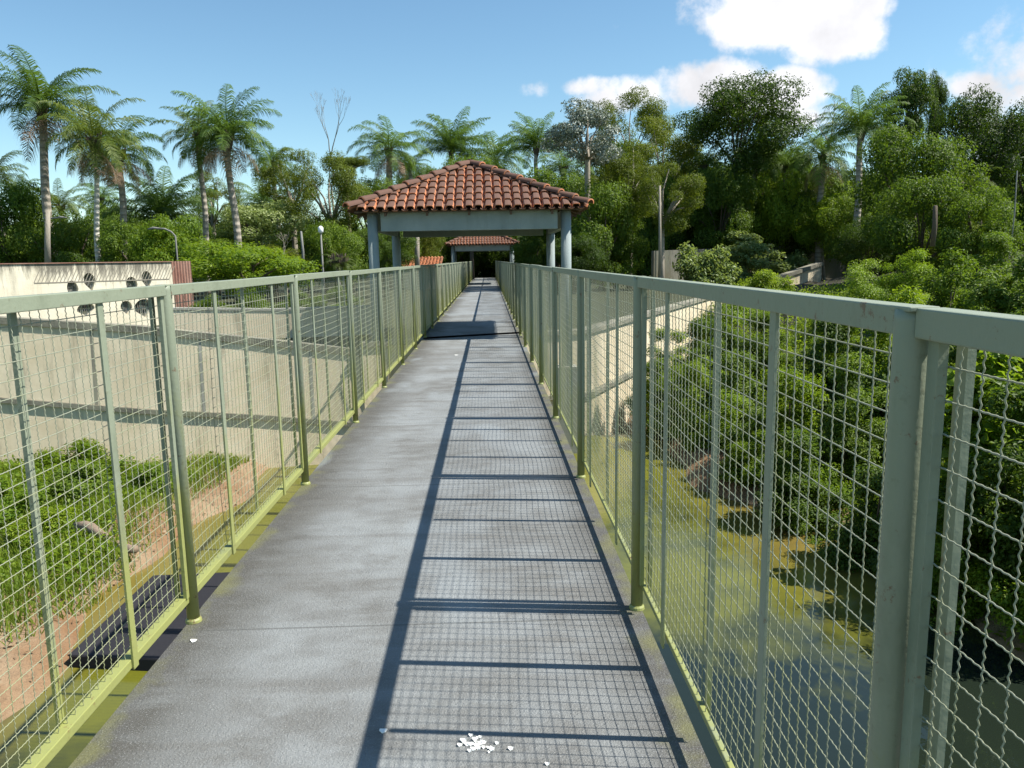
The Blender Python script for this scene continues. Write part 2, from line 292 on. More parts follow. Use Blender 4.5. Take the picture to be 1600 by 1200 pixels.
def wall_left():
    t = thing('retaining_wall', 'cream rendered retaining wall with dark ledge and coping behind the left fence', 'wall')
    n = len(WL); ct = [lh([(0, 498), (75, 506), (160, 516), (280, 527), (452, 545), (572, 558), (640, 566)], x, y) for x, y in WL]
    lb = [lh([(0, 619), (57, 628), (175, 641), (262, 650), (427, 656), (540, 667), (640, 672)], x, y) for x, y in WL]; lt = [v+.09 for v in lb]; ct[0] = ct[1]+.15; lb[0] = lb[1]+.1; lt[0] = lb[0]+.15
    m = MB(); ribbon(m, WL, [-3]*n, [v-.005 for v in lb], .03, .28, .2); part('lower_wall', m, M['wall'], t)
    m = MB(); ribbon(m, WL, lb, lt, -.03, .28); part('ledge', m, M['coping'], t)
    m = MB(); ribbon(m, WL, [v+.005 for v in lt], ct, .12, .28, .12); part('upper_wall', m, M['wall'], t)
    m = MB(); ribbon(m, WL, [c+.003 for c in ct], [c+.13 for c in ct], .08, .36); part('coping', m, M['coping'], t)
    for i in range(n-1):
        a, b = Vector(WL[i]), Vector(WL[i+1]); L = (b-a).length; d = (b-a)/L; k = int(L/1.25)
        for j in range(k):
            p = a+d*(j+.5)*L/max(k, 1); c = ct[i]+(ct[i+1]-ct[i])*(j+.5)/max(k, 1)
            m = MB(); m.box(-.03, .03, .01, 0.14, lt[i]+(lt[i+1]-lt[i])*(j+.5)/max(k, 1)+.01, 0); o = part('rib', m, M['coping'] if j % 2 else M['side'], t, loc=(p.x, p.y, 0), rot=(0, 0, math.atan2(d.y, d.x)))
            for v in o.data.vertices:
                if v.co.y < .05: v.co.y = -.005 if v.co.z < -1e-6 else .115
                if abs(v.co.z) < 1e-6: v.co.z = c
    m2 = thing('terrace_wall', 'pale stained low wall above the dark coping, left of the near pavilion', 'wall')
    pl = [(at(262, 480, 17.2).x, 17.2), (at(430, 480, 17.9).x, 17.9), (-2.2, 18.4)]; zt = [lh([(277, 484), (390, 487), (455, 485), (600, 480)], x, y) for x, y in pl]
    m = MB(); ribbon(m, pl, [-.5]*3, zt, 0, .2); part('wall_body', m, M['wall'], m2)
    m = MB(); ribbon(m, pl, [v+.003 for v in zt], [v+.05 for v in zt], -.02, .22); part('coping', m, M['side'], m2)
wall_left()
def wall_right():
    t = thing('retaining_wall', 'sunlit retaining wall running away behind the right fence from under the bridge', 'wall')
    pl = [(-2.2, 15.42), (2.6, 17.35), (9, 30.4), (15.3, 43.3)]; n = 4
    m = MB(); ribbon(m, pl, [-3]*n, [-1.52]*n, -.08, .28); part('lower_wall', m, M['wall'], t)
    m = MB(); ribbon(m, pl, [-1.515]*n, [-1.42]*n, -.14, .28); part('ledge', m, M['coping'], t)
    m = MB(); ribbon(m, pl, [-1.415]*n, [-.1]*n, 0, .28); part('upper_wall', m, M['wall'], t)
    m = MB(); ribbon(m, pl, [-.097]*n, [.0]*n, -.06, .34); part('coping', m, M['coping'], t)
    t = thing('garden_wall', 'stepped tan wall rising between the bushes beyond the right fence', 'wall')
    a = at(1180, 450, 43.6); b = at(1284, 412, 46)
    pl = [(a.x, a.y), (b.x, b.y)]
    m = MB(); ribbon(m, pl, [-1.5, -1.5], [a.z, b.z-.12], 0, .3); part('wall_body', m, M['wall'], t)
    m = MB(); ribbon(m, pl, [a.z+.003, b.z-.117], [a.z+.22, b.z+.1], -.08, .38); part('coping', m, M['coping'], t)
    t = thing('boundary_wall', 'dark mossy wall in front of the forest on the right', 'wall')
    a = at(1022, 392, 47); b = at(1225, 384, 52); c = at(1460, 376, 54)
    pl = [(a.x, a.y), (b.x, b.y), (c.x, c.y)]; z1 = [a.z, b.z, c.z]
    m = MB(); ribbon(m, pl, [-.6]*3, z1, 0, .25); part('wall_body', m, M['dwall'], t)
    m = MB(); a2 = at(1023, 392, 46.9); b2 = at(1046, 392, 46.9); m.box(a2.x, b2.x, 46.4, 46.9, -.6, a2.z); part('end_pillar', m, M['wall'], t)
wall_right()

# ---------------------------------------------------------------- footbridge deck
DY0, DY1 = -3.0, 70.0
def deck():
    t = thing('footbridge', 'grey worn concrete footbridge deck running straight to the dark forest', 'footbridge')
    m = MB(); m.box(-1.02, 1.02, DY0, DY1, -.13, 0); part('deck_slab', m, M['deck'], t)
    for sx in (-1, 1):
        m = MB(); m.box(sx*.80-.11, sx*.80+.11, DY0, DY1, -.5, -.133); part('edge_beam', m, M['side'], t)
    for y in (-1, 6.45, 12.0): 
        m = MB(); m.box(-.66, .66, y-.14, y+.14, -.62, -.136)
        m.tube([(0, y, -3.2), (0, y, -.625)], .22, 16); part('pier', m, M['side'], t)
deck()
# ---------------------------------------------------------------- mesh fences
BAY = 2.15; Y0 = 1.15; RT = 1.5
def panel_mesh(seed):
    rs = np.random.RandomState(seed); h0, h1 = .135, RT-.045; w0, w1 = .035, BAY-.035
    ys = np.arange(w0+.03, w1, .05); zs = np.arange(h0+.03, h1, .05); bul = rs.uniform(-.009, .009, 6); r = .0016
    def bulge(y, z): 
        u = (y-w0)/(w1-w0); v = (z-h0)/(h1-h0)
        return (.006+bul[0]*np.sin(PI*u*2)+bul[1]*np.sin(PI*u*4)*.6+bul[2]*np.sin(3*PI*u))*np.sin(PI*v)**.7+bul[3]*.6*np.sin(2*PI*v)*np.sin(PI*u)
    def slack(y, z): 
        u = (y-w0)/(w1-w0); v = (z-h0)/(h1-h0); return bul[4]*.45*np.sin(2*PI*u)*np.sin(PI*v)+bul[5]*.3*np.sin(PI*v*3)*np.sin(PI*u)
    V = []; F = []
    prof = [(r, 0), (0, r), (-r, 0), (0, -r)]
    def wire(P, vert):
        o = sum(len(q) for q in V); n = len(P); q = []
        for k, (a, b) in enumerate(prof):
            Q = P.copy(); Q[:, 0] += a
            Q[:, 1 if vert else 2] += b
            q.append(Q)
        V.append(np.stack(q, 1).reshape(-1, 3))
        i = np.arange(n-1)*4+o
        for k in range(4): F.append(np.stack([i+k, i+(k+1) % 4, i+4+(k+1) % 4, i+4+k], 1))
    for i, y in enumerate(ys):
        zz = np.arange(h0, h1+.001, .00417); ph = np.cos(PI*(zz-zs[0])/.00833)*(1 if i % 2 else -1)
        wire(np.stack([bulge(y, zz)+ph*.0012, y+slack(y, zz)+ph*.0006, zz], 1), True)
    for j, z in enumerate(zs):
        yy = np.arange(w0, w1+.001, .00417); ph = np.cos(PI*(yy-ys[0])/.00833)*(-1 if j % 2 else 1)
        wire(np.stack([bulge(yy, z)+-ph*.0008, yy, z+slack(yy, z)+ph*.0002], 1), False)
    return fastmesh('wire_mesh', M['wire'], np.concatenate(V), np.concatenate(F).ravel(), 4)
PM = [panel_mesh(s) for s in (1, 2, 3, 4)]
def bx(*a): return MB().box(*a).mesh('bar', M['paint'])
def bevmesh(me, w):
    import bmesh
    b = bmesh.new(); b.from_mesh(me); bmesh.ops.bevel(b, geom=b.edges[:], offset=w, segments=2, profile=.5, affect='EDGES'); b.to_mesh(me); b.free(); return me
pm_ = MB(); pm_.tube([(0, 0, 0), (0, 0, RT-.02), (0, 0, RT-.004)], [.027, .027, .026], 20); me_post = pm_.mesh('post', M['paint'], True)
for p in me_post.polygons:
    if len(p.vertices) > 4: p.use_smooth = False
me_foot = MB().tube([(0, 0, 0.001), (0, 0, .012), (0, 0, .02)], [.036, .034, .028], 18).mesh('post_foot', M['paint'])
me_cap = bevmesh(bx(-.023, .023, -.030, .030, RT-.006, RT+.0015), .002)
me_top = bevmesh(bx(-.022, .022, .028, BAY-.028, RT-.045, RT), .003)
me_bot = {-1: bevmesh(bx(-.022, .022, .0, BAY, .10, .135), .003), 1: bevmesh(bx(-.010, .008, .0, BAY, .112, .135), .003)}
me_bar = bevmesh(bx(-.004, .004, -.019, .019, .095, RT-.02), .001)
me_obar = MB().box(-.002, .002, 0, .027, .10, RT-.04).box(.0021, .011, 0, .004, .10, RT-.04).mesh('bar', M['paint'])
me_stile = bevmesh(bx(-.004, .012, -.014, .014, .13, RT-.046), .001)
def fence(sx, label):
    t = thing('mesh_fence', label, 'fence')
    k0 = -1 if sx > 0 else 0
    for k in range(k0, 33):
        y = Y0+k*BAY; dz = random.uniform(-.006, .006)
        if y > DY1: break
        p = link('post', me_post, t, (sx*1.0, y, 0), (random.uniform(-.004, .004), random.uniform(-.004, .004), random.uniform(0, 6)))
        link('post_foot', me_foot, p); link('post_cap', me_cap, p, rot=(0, 0, -p.rotation_euler.z))
        if y+BAY > DY1: break
        rz = 0 if sx > 0 else 0
        px = link('mesh_panel', PM[(k*7+(sx > 0)) % 4], t, (sx*1.024, y, 0))
        if k % 2: px.scale = (-1, 1, 1)
        link('top_rail', me_top, t, (sx*1.006, y, random.uniform(-.004, .003)))
        link('bottom_rail', me_bot[sx], t, (sx*1.024, y, 0))
        for j, u in enumerate((.26, .745)):
            yy = BAY*u+random.uniform(-.02, .02)
            link('flat_bar', me_bar, t, (sx*.997, y+yy, 0))
        link('rear_bar', me_obar, t, (sx*1.040, y+BAY*.535+random.uniform(-.02, .02), 0), scale=(sx, 1, 1))
        link('rear_bar', me_obar, t, (sx*1.040, y-(.075 if sx > 0 else .05), 0), scale=(sx, 1, 1)).name = 'rear_stile'
        link('edge_stile', me_stile, t, (sx*1.008, y+.046, 0)); link('edge_stile', me_stile, t, (sx*1.008, y+BAY-.046, 0))
fence(-1, 'sunlit pale green wire mesh fence along the left edge of the bridge')
fence(1, 'shaded green wire mesh fence along the right edge of the bridge')

# ---------------------------------------------------------------- pavilions
def slope_tiles(mb, hx, run, rise, rotz, cx, cy, z0, rs, cw=.19, rl=.36):
    """clay tiles over one triangular slope: eave along local x, climbs towards +y"""
    sl = math.hypot(run, rise); ct, st = run/sl, rise/sl; c, s = math.cos(rotz), math.sin(rotz)
    def P(x, u, h):       # u along the slope, h off it
        y = -run+u*ct-h*st; z = z0+u*st+h*ct
        return (cx+x*c-y*s, cy+x*s+y*c, z)
    ncol = int(2*hx/cw); rows = int(sl/rl)+1
    for i in range(-ncol//2, ncol//2+1):
        x = i*cw
        for j in range(rows):
            u0 = j*rl-.04; um = (1-abs(x)/hx)*sl
            if u0 > um-.08 or abs(x) > hx-.03: continue
            u1 = min(u0+rl+.07, um+.14)
            jx = rs.uniform(-.008, .008); ju = rs.uniform(-.015, .015); wl, wu = .074, .060; hh = .072; lift = .02; tw = rs.uniform(-.012, .012)
            # cap tile: flat-topped arch
            prof = [(-1.15, 0), (-1.0, .66), (-.74, .97), (0, 1.03), (.74, .97), (1.0, .66), (1.15, 0)]
            vs = []; at_ = []
            for (u, w, dh, tx) in ((u0+ju, wl, lift, 0), (u0+ju+.05, wl, lift, 0), (u1, wu, -.005, tw)):
                for a, b in prof: vs.append(P(x+jx+tx+a*w, u, b*hh*(w/wl)+dh)); at_.append((1. if abs(a) < .8 else (.35 if a < 0 else 0.))*(.15 if u < u0+ju+.02 else 1))  # lichen on top; right side kept bare orange, painting the sun on it
            k = 7; fs = [(r*k+q, r*k+q+1, (r+1)*k+q+1, (r+1)*k+q) for r in range(2) for q in range(k-1)]
            # lip thickness
            for a, b in prof: vs.append(P(x+jx+a*wl*.82, u0+ju+.002, b*hh*.80+lift)); at_.append(0.)
            fs += [(3*k+q, 3*k+q+1, q+1, q) for q in range(k-1)]
            for a, b in prof: vs.append(P(x+jx+a*wl*.8, u0+ju+.12, b*hh*.72+lift*.6)); at_.append(.2)
            fs += [(4*k+q, 4*k+q+1, 3*k+q+1, 3*k+q) for q in range(k-1)]
            mb.add(vs, fs, at_)
            # channel tile beside it
            xm = x+cw/2
            if abs(xm) < hx-.05 and u0 < (1-abs(xm)/hx)*sl-.03:
                vs = []; at_ = []; u1b = min(u1, (1-abs(xm)/hx)*sl+.1)
                for (u, dh) in ((u0-.03, .012), (u1b, -.004)):
                    for a, b in ((-1, .3), (-.6, .06), (0, 0), (.6, .06), (1, .3)): vs.append(P(xm+a*.062, u, b*.07+dh)); at_.append(.45)
                for a, b in ((-1, .3), (-.6, .06), (0, 0), (.6, .06), (1, .3)): vs.append(P(xm+a*.062, u0-.028, b*.07-.004)); at_.append(0.)
                mb.add(vs, [(q, q+1, q+6, q+5) for q in range(4)]+[(10+q, 11+q, q+1, q) for q in range(4)], at_)
def pavilion(cy, label, roof_label, seed):
    rs = np.random.RandomState(seed); t = thing('pavilion', label, 'pavilion', (0, cy, 0), 'tiled pavilions over the footbridge')
    ex, ez, az = 2.30, 2.57, 3.63; run = ex; rise = az-ez
    m = MB()
    for r in range(4): slope_tiles(m, ex, run, rise, r*PI/2, 0, 0, ez, rs)
    roof = link('tile_roof', m.mesh('tile_roof', M['tile'], False, 'lichen_and_sun'), t)
    m = MB()       # hip tiles
    for sx, sy in ((1, 1), (-1, 1), (1, -1), (-1, -1)):
        n = 9; a = Vector((sx*(ex+.06), sy*(run+.06), ez+.02)); b = Vector((0, 0, az+.06)); d = (b-a); L = d.length; d.normalize(); sd_ = Vector((0, 0, 1)).cross(d).normalized(); up = d.cross(sd_)
        if up.z < 0: up = -up
        for i in range(n):
            p0 = a+d*(L*i/n); p1 = a+d*(L*(i+1)/n+.07); vs = []; at_ = []
            for p, w, lift in ((p0, .105, .045), (p0+d*.04, .105, .045), (p1, .082, .01)):
                for q in range(9):
                    an = PI*(q/8); vs.append(p+sd_*math.cos(an)*w+up*(math.sin(an)*w*.9+lift)); at_.append(.2 if p is p0 else (.75 if 2 < q < 6 else .45))
            for q in range(9): an = PI*(q/8); vs.append(p0+sd_*math.cos(an)*.085+up*(math.sin(an)*.085*.9+.04)); at_.append(0.)
            m.add(vs, [(r*9+q, r*9+q+1, (r+1)*9+q+1, (r+1)*9+q) for r in range(2) for q in range(8)]+[(27+q, 28+q, q+1, q) for q in range(8)], at_)
    link('hip_tiles', m.mesh('hip_tiles', M['tile'], True, 'lichen_and_sun'), roof)
    m = MB(); e = ex-.06; m.add([(-e, -e, ez-.02), (e, -e, ez-.02), (e, e, ez-.02), (-e, e, ez-.02), (0, 0, az-.05), (-e, -e, ez-.045), (e, -e, ez-.045), (e, e, ez-.045), (-e, e, ez-.045), (0, 0, az-.1)],
          [(0, 1, 4), (1, 2, 4), (2, 3, 4), (3, 0, 4), (6, 5, 9), (7, 6, 9), (8, 7, 9), (5, 8, 9), (0, 5, 6, 1), (1, 6, 7, 2), (2, 7, 8, 3), (3, 8, 5, 0)]); part('roof_lining', m, M['wood'], roof)
    m = MB()
    for r in range(4):
        c, s = round(math.cos(r*PI/2)), round(math.sin(r*PI/2))
        for i in (-1.63, -.82, 0, .82, 1.63):
            u = 1-abs(i)/ex; a = (i, -ex+.03, ez-.075); b = (i, -abs(i)-.05, ez-.075+rise*(u-.03))
            vs = []
            for p in (a, b):
                for dx, dz in ((-.025, -.045), (.025, -.045), (.025, .03), (-.025, .03)): x, y = p[0]+dx, p[1]; vs.append((x*c-y*s, x*s+y*c, p[2]+dz))
            m = MB(); m.add(vs, [(0, 1, 2, 3), (7, 6, 5, 4), (0, 4, 5, 1), (1, 5, 6, 2), (2, 6, 7, 3), (3, 7, 4, 0)]); part('rafter', m, M['wood'], roof)
    for sx in (-1, 1):
        for sy in (-1, 1):
            m = MB(); m.tube([(0, 0, -.6), (0, 0, 2.56)], .103, 28, True); o = part('column', m, M['pav'], t, True, loc=(sx*1.93, sy*1.95, 0))
            for p in o.data.polygons:
                if len(p.vertices) > 4: p.use_smooth = False
            m = MB(); m.box(-.2, .2, -.2, .2, -3.2, -.605); part('column_base', m, M['side'], o)
    for sy in (-1, 1):
        bevel(part('cross_beam', MB().box(-1.75, 1.75, sy*2.02-.075, sy*2.02+.075, 2.17, 2.60), M['pav'], t), .008)
    for sx in (-1, 1):
        bevel(part('side_beam', MB().box(sx*1.93-.07, sx*1.93+.07, -1.84, 1.84, 2.20, 2.56), M['pav'], t), .008)
        bevel(part('floor_beam', MB().box(sx*1.49-.46, sx*1.49+.33, -2.1, 2.1, -.45, -.14), M['side'], t), .01) if False else None
    return t
pavilion(17.72, 'near pavilion with weathered red clay tile roof, grey beam and round columns over the bridge', '', 3)
pavilion(52.55, 'small far pavilion with orange tile roof seen framed below the nearer one', '', 5)

# ---------------------------------------------------------------- hut with pierced wall on the left
def hut():
    t = thing('enclosure_wall', 'cream painted wall with leaf shaped barred openings behind the left fence', 'wall')
    A = Vector((-11.9, 14.5)); B = Vector((at(268, 450, 19.4).x, 19.4)); d = (B-A).normalized(); L = (B-A).length; ang = math.atan2(d.y, d.x); zb, zt = .15, 1.66
    def uv(px, py):
        r = ray(px, py); n = Vector((-d.y, d.x)); k = (A-Vector((CAM.x, CAM.y))).dot(n)/(r.x*n.x+r.y*n.y); p = CAM+r*k
        return (Vector((p.x, p.y))-A).dot(d), p.z
    cu = bpy.data.curves.new('front_wall', 'CURVE'); cu.dimensions = '2D'; cu.fill_mode = 'BOTH'; cu.extrude = .09; cu.resolution_u = 6
    def spl(pts):
        s = cu.splines.new('POLY'); s.points.add(len(pts)-1); s.use_cyclic_u = True
        for q, p in zip(s.points, pts): q.co = (p[0], p[1], 0, 1)
    top = uv(268, 409)
    spl([(0, zb), (L, zb), (L, zt), (0, zt)])
    ovs = [(112, 454, 9, 14, .35), (138, 441, 9, 13, .3), (204, 447, 9, 13, .3), (227, 438, 8, 13, .1), (132, 484, 14, 9, .2), (195, 481, 9, 10, 0), (222, 482, 14, 13, .3)]
    R = (PI/2, 0, ang)
    for px, py, a, b, tl in ovs:
        u, v = uv(px, py); u2, _ = uv(px+a, py); _, v2 = uv(px, py-b); ra, rb = u2-u, v2-v; pts = []
        for k in range(20):
            an = 2*PI*k/20; x = ra*math.cos(an)*(1+.75*min(0, math.sin(an))+.12*math.sin(an)); y = rb*1.12*math.sin(an); pts.append((u+x*math.cos(tl)-y*math.sin(tl)*.5, v+y+x*math.sin(tl)*.8))
        if min(p[1] for p in pts) < zb+.02: pts = [(p[0], max(p[1], zb+.02)) for p in pts]
        spl(pts)
        bars = MB(); bars.box(u-ra*1.15, u+ra*1.15, v-.008, v+.008, -.012, -.004)
        for k in range(-4, 5):
            xx = u+ra*k/4.2; hgt = rb*1.1
            bars.tube([(xx, v-hgt, 0), (xx, v+hgt, 0)], .009, 6)
        part('window_bars', bars, M['grey'], t, loc=(A.x, A.y, 0), rot=R)
    tmp = bpy.data.objects.new('tmp', cu); COL.objects.link(tmp); bpy.context.view_layer.update()
    me = bpy.data.meshes.new_from_object(tmp.evaluated_get(bpy.context.evaluated_depsgraph_get())); bpy.data.objects.remove(tmp); bpy.data.curves.remove(cu)
    me.materials.clear(); me.materials.append(M['hut']); R = (PI/2, 0, ang)
    link('front_wall', me, t, (A.x, A.y, 0), R)
    ln = MB()          # painted roof outline with slanting strokes
    u0, v0 = uv(51, 443); u1, v1 = uv(262, 436)
    ln.box(u0, u1, v1-.012, v1+.012, .092, .096)
    n = 40
    for k in range(n+1):
        x = u0+(u1-u0)*k/n; ln.add([(x-.009, v1+.013, .0925), (x+.009, v1+.013, .0925), (x+.16, zt-.1, .0925), (x+.142, zt-.1, .0925)], [(0, 1, 2, 3)])
    part('painted_lines', ln, M['line'], t, loc=(A.x, A.y, 0), rot=R)
    m = MB(); m.box(-.02, L+.02, zt+.003, zt+.022, -.12, .12); part('top_strip', m, M['rust'], t, loc=(A.x, A.y, 0), rot=R)
    m = MB(); n = 14; w = .5
    xs = [L+.02+w*i/(n*2) for i in range(n*2+1)]
    for yz in ((zb-.1, zt+.02),):
        vs = []
        for i, x in enumerate(xs):
            o = .012*math.sin(i*PI/2); vs += [(x, yz[0], .05+o), (x-.02 if 0 else x, yz[1], .05+o), (x, yz[1], .046+o), (x, yz[0], .046+o)]
        m.add(vs, [(a, a+4, b+4, b) for i in range(len(xs)-1) for a, b in ((i*4, i*4+1), (i*4+1, i*4+2), (i*4+2, i*4+3), (i*4+3, i*4))])
    part('rusty_sheet', m, M['rust'], t, loc=(A.x, A.y, 0), rot=R)['label'] = 'rusty red corrugated end sheet'
hut()
def far_hut():
    t = thing('tiled_hut', 'distant hut with bright orange tile roof seen under the near pavilion', 'hut')
    a = at(622, 416, 46); b = at(694, 404, 46); z1 = b.z+.1; z0 = a.z-.1; m = MB(); rs = np.random.RandomState(4)
    n = int((b.x-a.x)/.2)
    for i in range(n):
        x = a.x+i*.2
        for j in range(8):
            y0 = 46+j*.35; zz = z0+(z1-z0)*j/8; dz = (z1-z0)/8; vs = []
            for y, z, w in ((y0, zz+.04, .085), (y0+.4, zz+dz, .07)):
                for q in range(5): an = PI*q/4; vs.append((x+math.cos(an)*w+rs.uniform(-.004, .004), y, z+math.sin(an)*.06))
            m.add(vs, [(q, q+1, q+6, q+5) for q in range(4)], [.1]*10)
        m.add([(x-.1, 46, z0), (x+.1, 46, z0), (x+.1, 48.9, z1), (x-.1, 48.9, z1)], [(0, 1, 2, 3)], [.1]*4)
    link('tile_roof', m.mesh('tile_roof', M['tile'], False, 'lichen_and_sun'), t)
    part('wall', MB().box(a.x+.3, b.x-.3, 46.4, 49.5, -.2, z0-.02), M['hut'], t)
far_hut()

# ---------------------------------------------------------------- small things
def lamp(px, py, pb, Y, label, arm=None):
    a = at(px, py, Y); t = thing('street_lamp', label, 'street lamp', (a.x, Y, -.1)); h = a.z+.1
    if arm:
        M_ = M['grey']
        b = at(px+arm[0], py+arm[1], Y); dx, dz = b.x-a.x, b.z-a.z
        part('pole', MB().tube([(dx, 0, 0), (dx, 0, h+dz*1.0), (dx*.8, 0, h+dz*.45), (dx*.45, 0, h+dz*.05), (0, 0, h)], .03, 8), M['grey'], t, True)
        part('lamp_head', MB().tube([(-.28, 0, h-.02), (-.1, 0, h+.02), (.15, 0, h)], [.02, .045, .02], 8), M['grey'], t, True)
    else:
        part('pole', MB().tube([(0, 0, 0), (0, 0, h-.15)], [.045, .03], 8), M['grey'], t, True)
        part('lamp_head', MB().tube([(0, 0, h-.16), (0, 0, h-.1), (0, 0, h+.06), (0, 0, h+.12)], [.04, .10, .10, .03], 12), M['white'], t, True)
lamp(501, 358, 400, 30, 'pole lamp with small white globe left of the near pavilion')
lamp(244, 357, 400, 27, 'curved arm street lamp in the trees behind the rusty sheet', (30, 12))
lamp(98, 340, 400, 30, 'white lamp head sticking out beside the tallest palm', (-26, 3))
def pole(px, p0, p1, Y, r, label):
    a = at(px, p0, Y); b = at(px, p1, Y); o = part('wooden_pole', MB().tube([(0, 0, 0), (.03, 0, (a.z-b.z)*.5), (0, 0, a.z-b.z), (0, 0, a.z-b.z+.02)], [r, r*.9, r*.8, r*.3], 8), M['dbark' if px > 1400 and r > .05 else 'grey'], None, True, loc=b); tag(o, label, 'pole')
pole(474, 362, 425, 28, .05, 'short grey pole left of the globe lamp')
pole(1457, 322, 385, 24, .08, 'stubby grey pole in the thicket on the right')
pole(1578, 268, 400, 22, .02, 'thin pale pole near the right end of the thicket')
def log(label, p, q, r):
    a, b = Vector(p), Vector(q); d = b-a; rs = np.random.RandomState(int(r*1000)); n = 9; pts = [d*(i/(n-1))+Vector((rs.uniform(-.02, .02), rs.uniform(-.02, .02), .06*math.sin(i*.8))) for i in range(n)]
    m = MB(); m.tube(pts, [r*(1-.35*i/n)*rs.uniform(.92, 1.08) for i in range(n)], 14); m.tube([pts[4], pts[4]+Vector((.06, .12, .14))], [r*.4, r*.2], 8)
    tag(part('fallen_log', m, M['log'], None, True, loc=a), label, 'log')
log('dry brown log lying in the grass beside the dark shadow slab', (-5.6, 10.75, -2.08), (-4.4, 9.95, -2.14), .075)
log('pinkish fallen branch in the grass at the left edge of the photo', (-7.5, 10.3, -1.9), (-5.65, 8.3, -2.1), .09)
def rock(label, x, y, r, seed):
    import bmesh
    b = bmesh.new(); bmesh.ops.create_icosphere(b, subdivisions=2, radius=r); rs = random.Random(seed); k = [rs.uniform(1, 6) for _ in range(4)]
    for v in b.verts: f = 1+.22*math.sin(v.co.x/r*k[0]+k[1])*math.cos(v.co.y/r*k[2]+k[3]); v.co = Vector((v.co.x*f*1.25, v.co.y*f, v.co.z*f*.55))
    m = bpy.data.meshes.new('rock'); b.to_mesh(m); b.free(); m.materials.append(M['side']); tag(link('rock', m, None, (x, y, gh(x, y)+r*.15)), label, 'rock')
rock('pale flat stone on the bare soil at the lower left corner', -4.75, 7.15, .13, 1); rock('smaller pale stone just above the flat one on the left bank', -4.95, 7.75, .08, 2); rock('grey stone at the pond edge beyond the black shadow slab', -4.15, 10.6, .10, 3)
def twig():
    m = MB(); rs = random.Random(5); base = at(30, 620, 17.5)
    def br(p, d, l, r, dep):
        q = p+d*l; m.tube([p, (p+q)/2+Vector((rs.uniform(-.03, .03),)*3), q], [r, r*.8, r*.6], 5)
        if dep:
            for _ in range(3): br(q, (d+Vector((rs.uniform(-.8, .9), rs.uniform(-.4, .4), rs.uniform(-.5, .5)))).normalized(), l*.7, r*.6, dep-1)
    br(Vector((0, 0, 0)), Vector((.6, 0, .8)), .75, .03, 4)
    tag(part('bare_shrub', m, M['bark'], None, True, loc=base), 'leafless pale branches in front of the left retaining wall', 'shrub')
twig()
ap = MB(); ap.add([(-3.97, 7.4, -2.28), (-2.6, 7.2, -2.28), (-2.6, 9.45, -2.28), (-3.97, 9.4, -2.28), (-3.97, 7.4, -2.6), (-2.6, 7.2, -2.6), (-2.6, 9.45, -2.6), (-3.97, 9.4, -2.6)], [(0, 1, 2, 3), (0, 4, 5, 1), (2, 6, 7, 3), (3, 7, 4, 0), (1, 5, 6, 2)])  # flat black piece standing in for a shadow patch on the bank
tag(bevel(part('shadow_slab', ap, M['black']), .02), 'black slab standing in for a shadow at the pond edge below the left fence', 'slab')
def blossoms():
    rs = random.Random(3)
    spots = [(715, 1164, 'larger splayed white blossom on the deck near the bottom edge'), (748, 1162, 'white blossom cluster right beside the larger one on the deck')]
    g = 'white petals scattered on the deck'
    def flat(px, py): d = ray(px, py); return CAM+d*(-CAM.z/d.z)
    for i, (px, py, lb) in enumerate([(738, 1162, 'splayed white fallen blossom by the thick shadow at the bottom of the deck'), (752, 1166, 'second white blossom touching the splayed one on the deck'),
                                      (798, 1171, 'small round white petal right of the blossoms'), (599, 1143, 'small white petal inside the mesh shadow corner'), (303, 1002, 'single white petal near the left edge of the deck'),
                                      (1120, 1186, None), (713, 555, 'pale flake on the deck far ahead before the pavilion shadow'), (855, 1195, 'white petal at the very bottom edge of the photo')]):
        if lb is None: continue
        p = flat(px, py); m = MB(); big = i < 2; n = 13 if big else 1; fars = 4 if py < 600 else 1
        for k in range(n):
            an = k*2*PI/n+rs.random(); r = rs.uniform(.006, .042) if big else 0; cx, cy = math.cos(an)*r*1.3, math.sin(an)*r; w = rs.uniform(.003, .009)*fars if big else rs.uniform(.006, .011)*fars; vs = []
            for q in range(7): a2 = q*2*PI/7; vs.append((cx+math.cos(a2)*w*1.3, cy+math.sin(a2)*w, .004+.004*math.cos(a2*2)))
            vs += [(v[0]*1.0, v[1], v[2]-.003) for v in vs]
            m.add(vs, [tuple(range(7)), tuple(range(13, 6, -1))]+[(q, q+7, (q+1) % 7+7, (q+1) % 7) for q in range(7)])
        tag(part('fallen_blossom', m, M['petal'], loc=(p.x, p.y, .002)), lb, 'blossom', g)
blossoms()

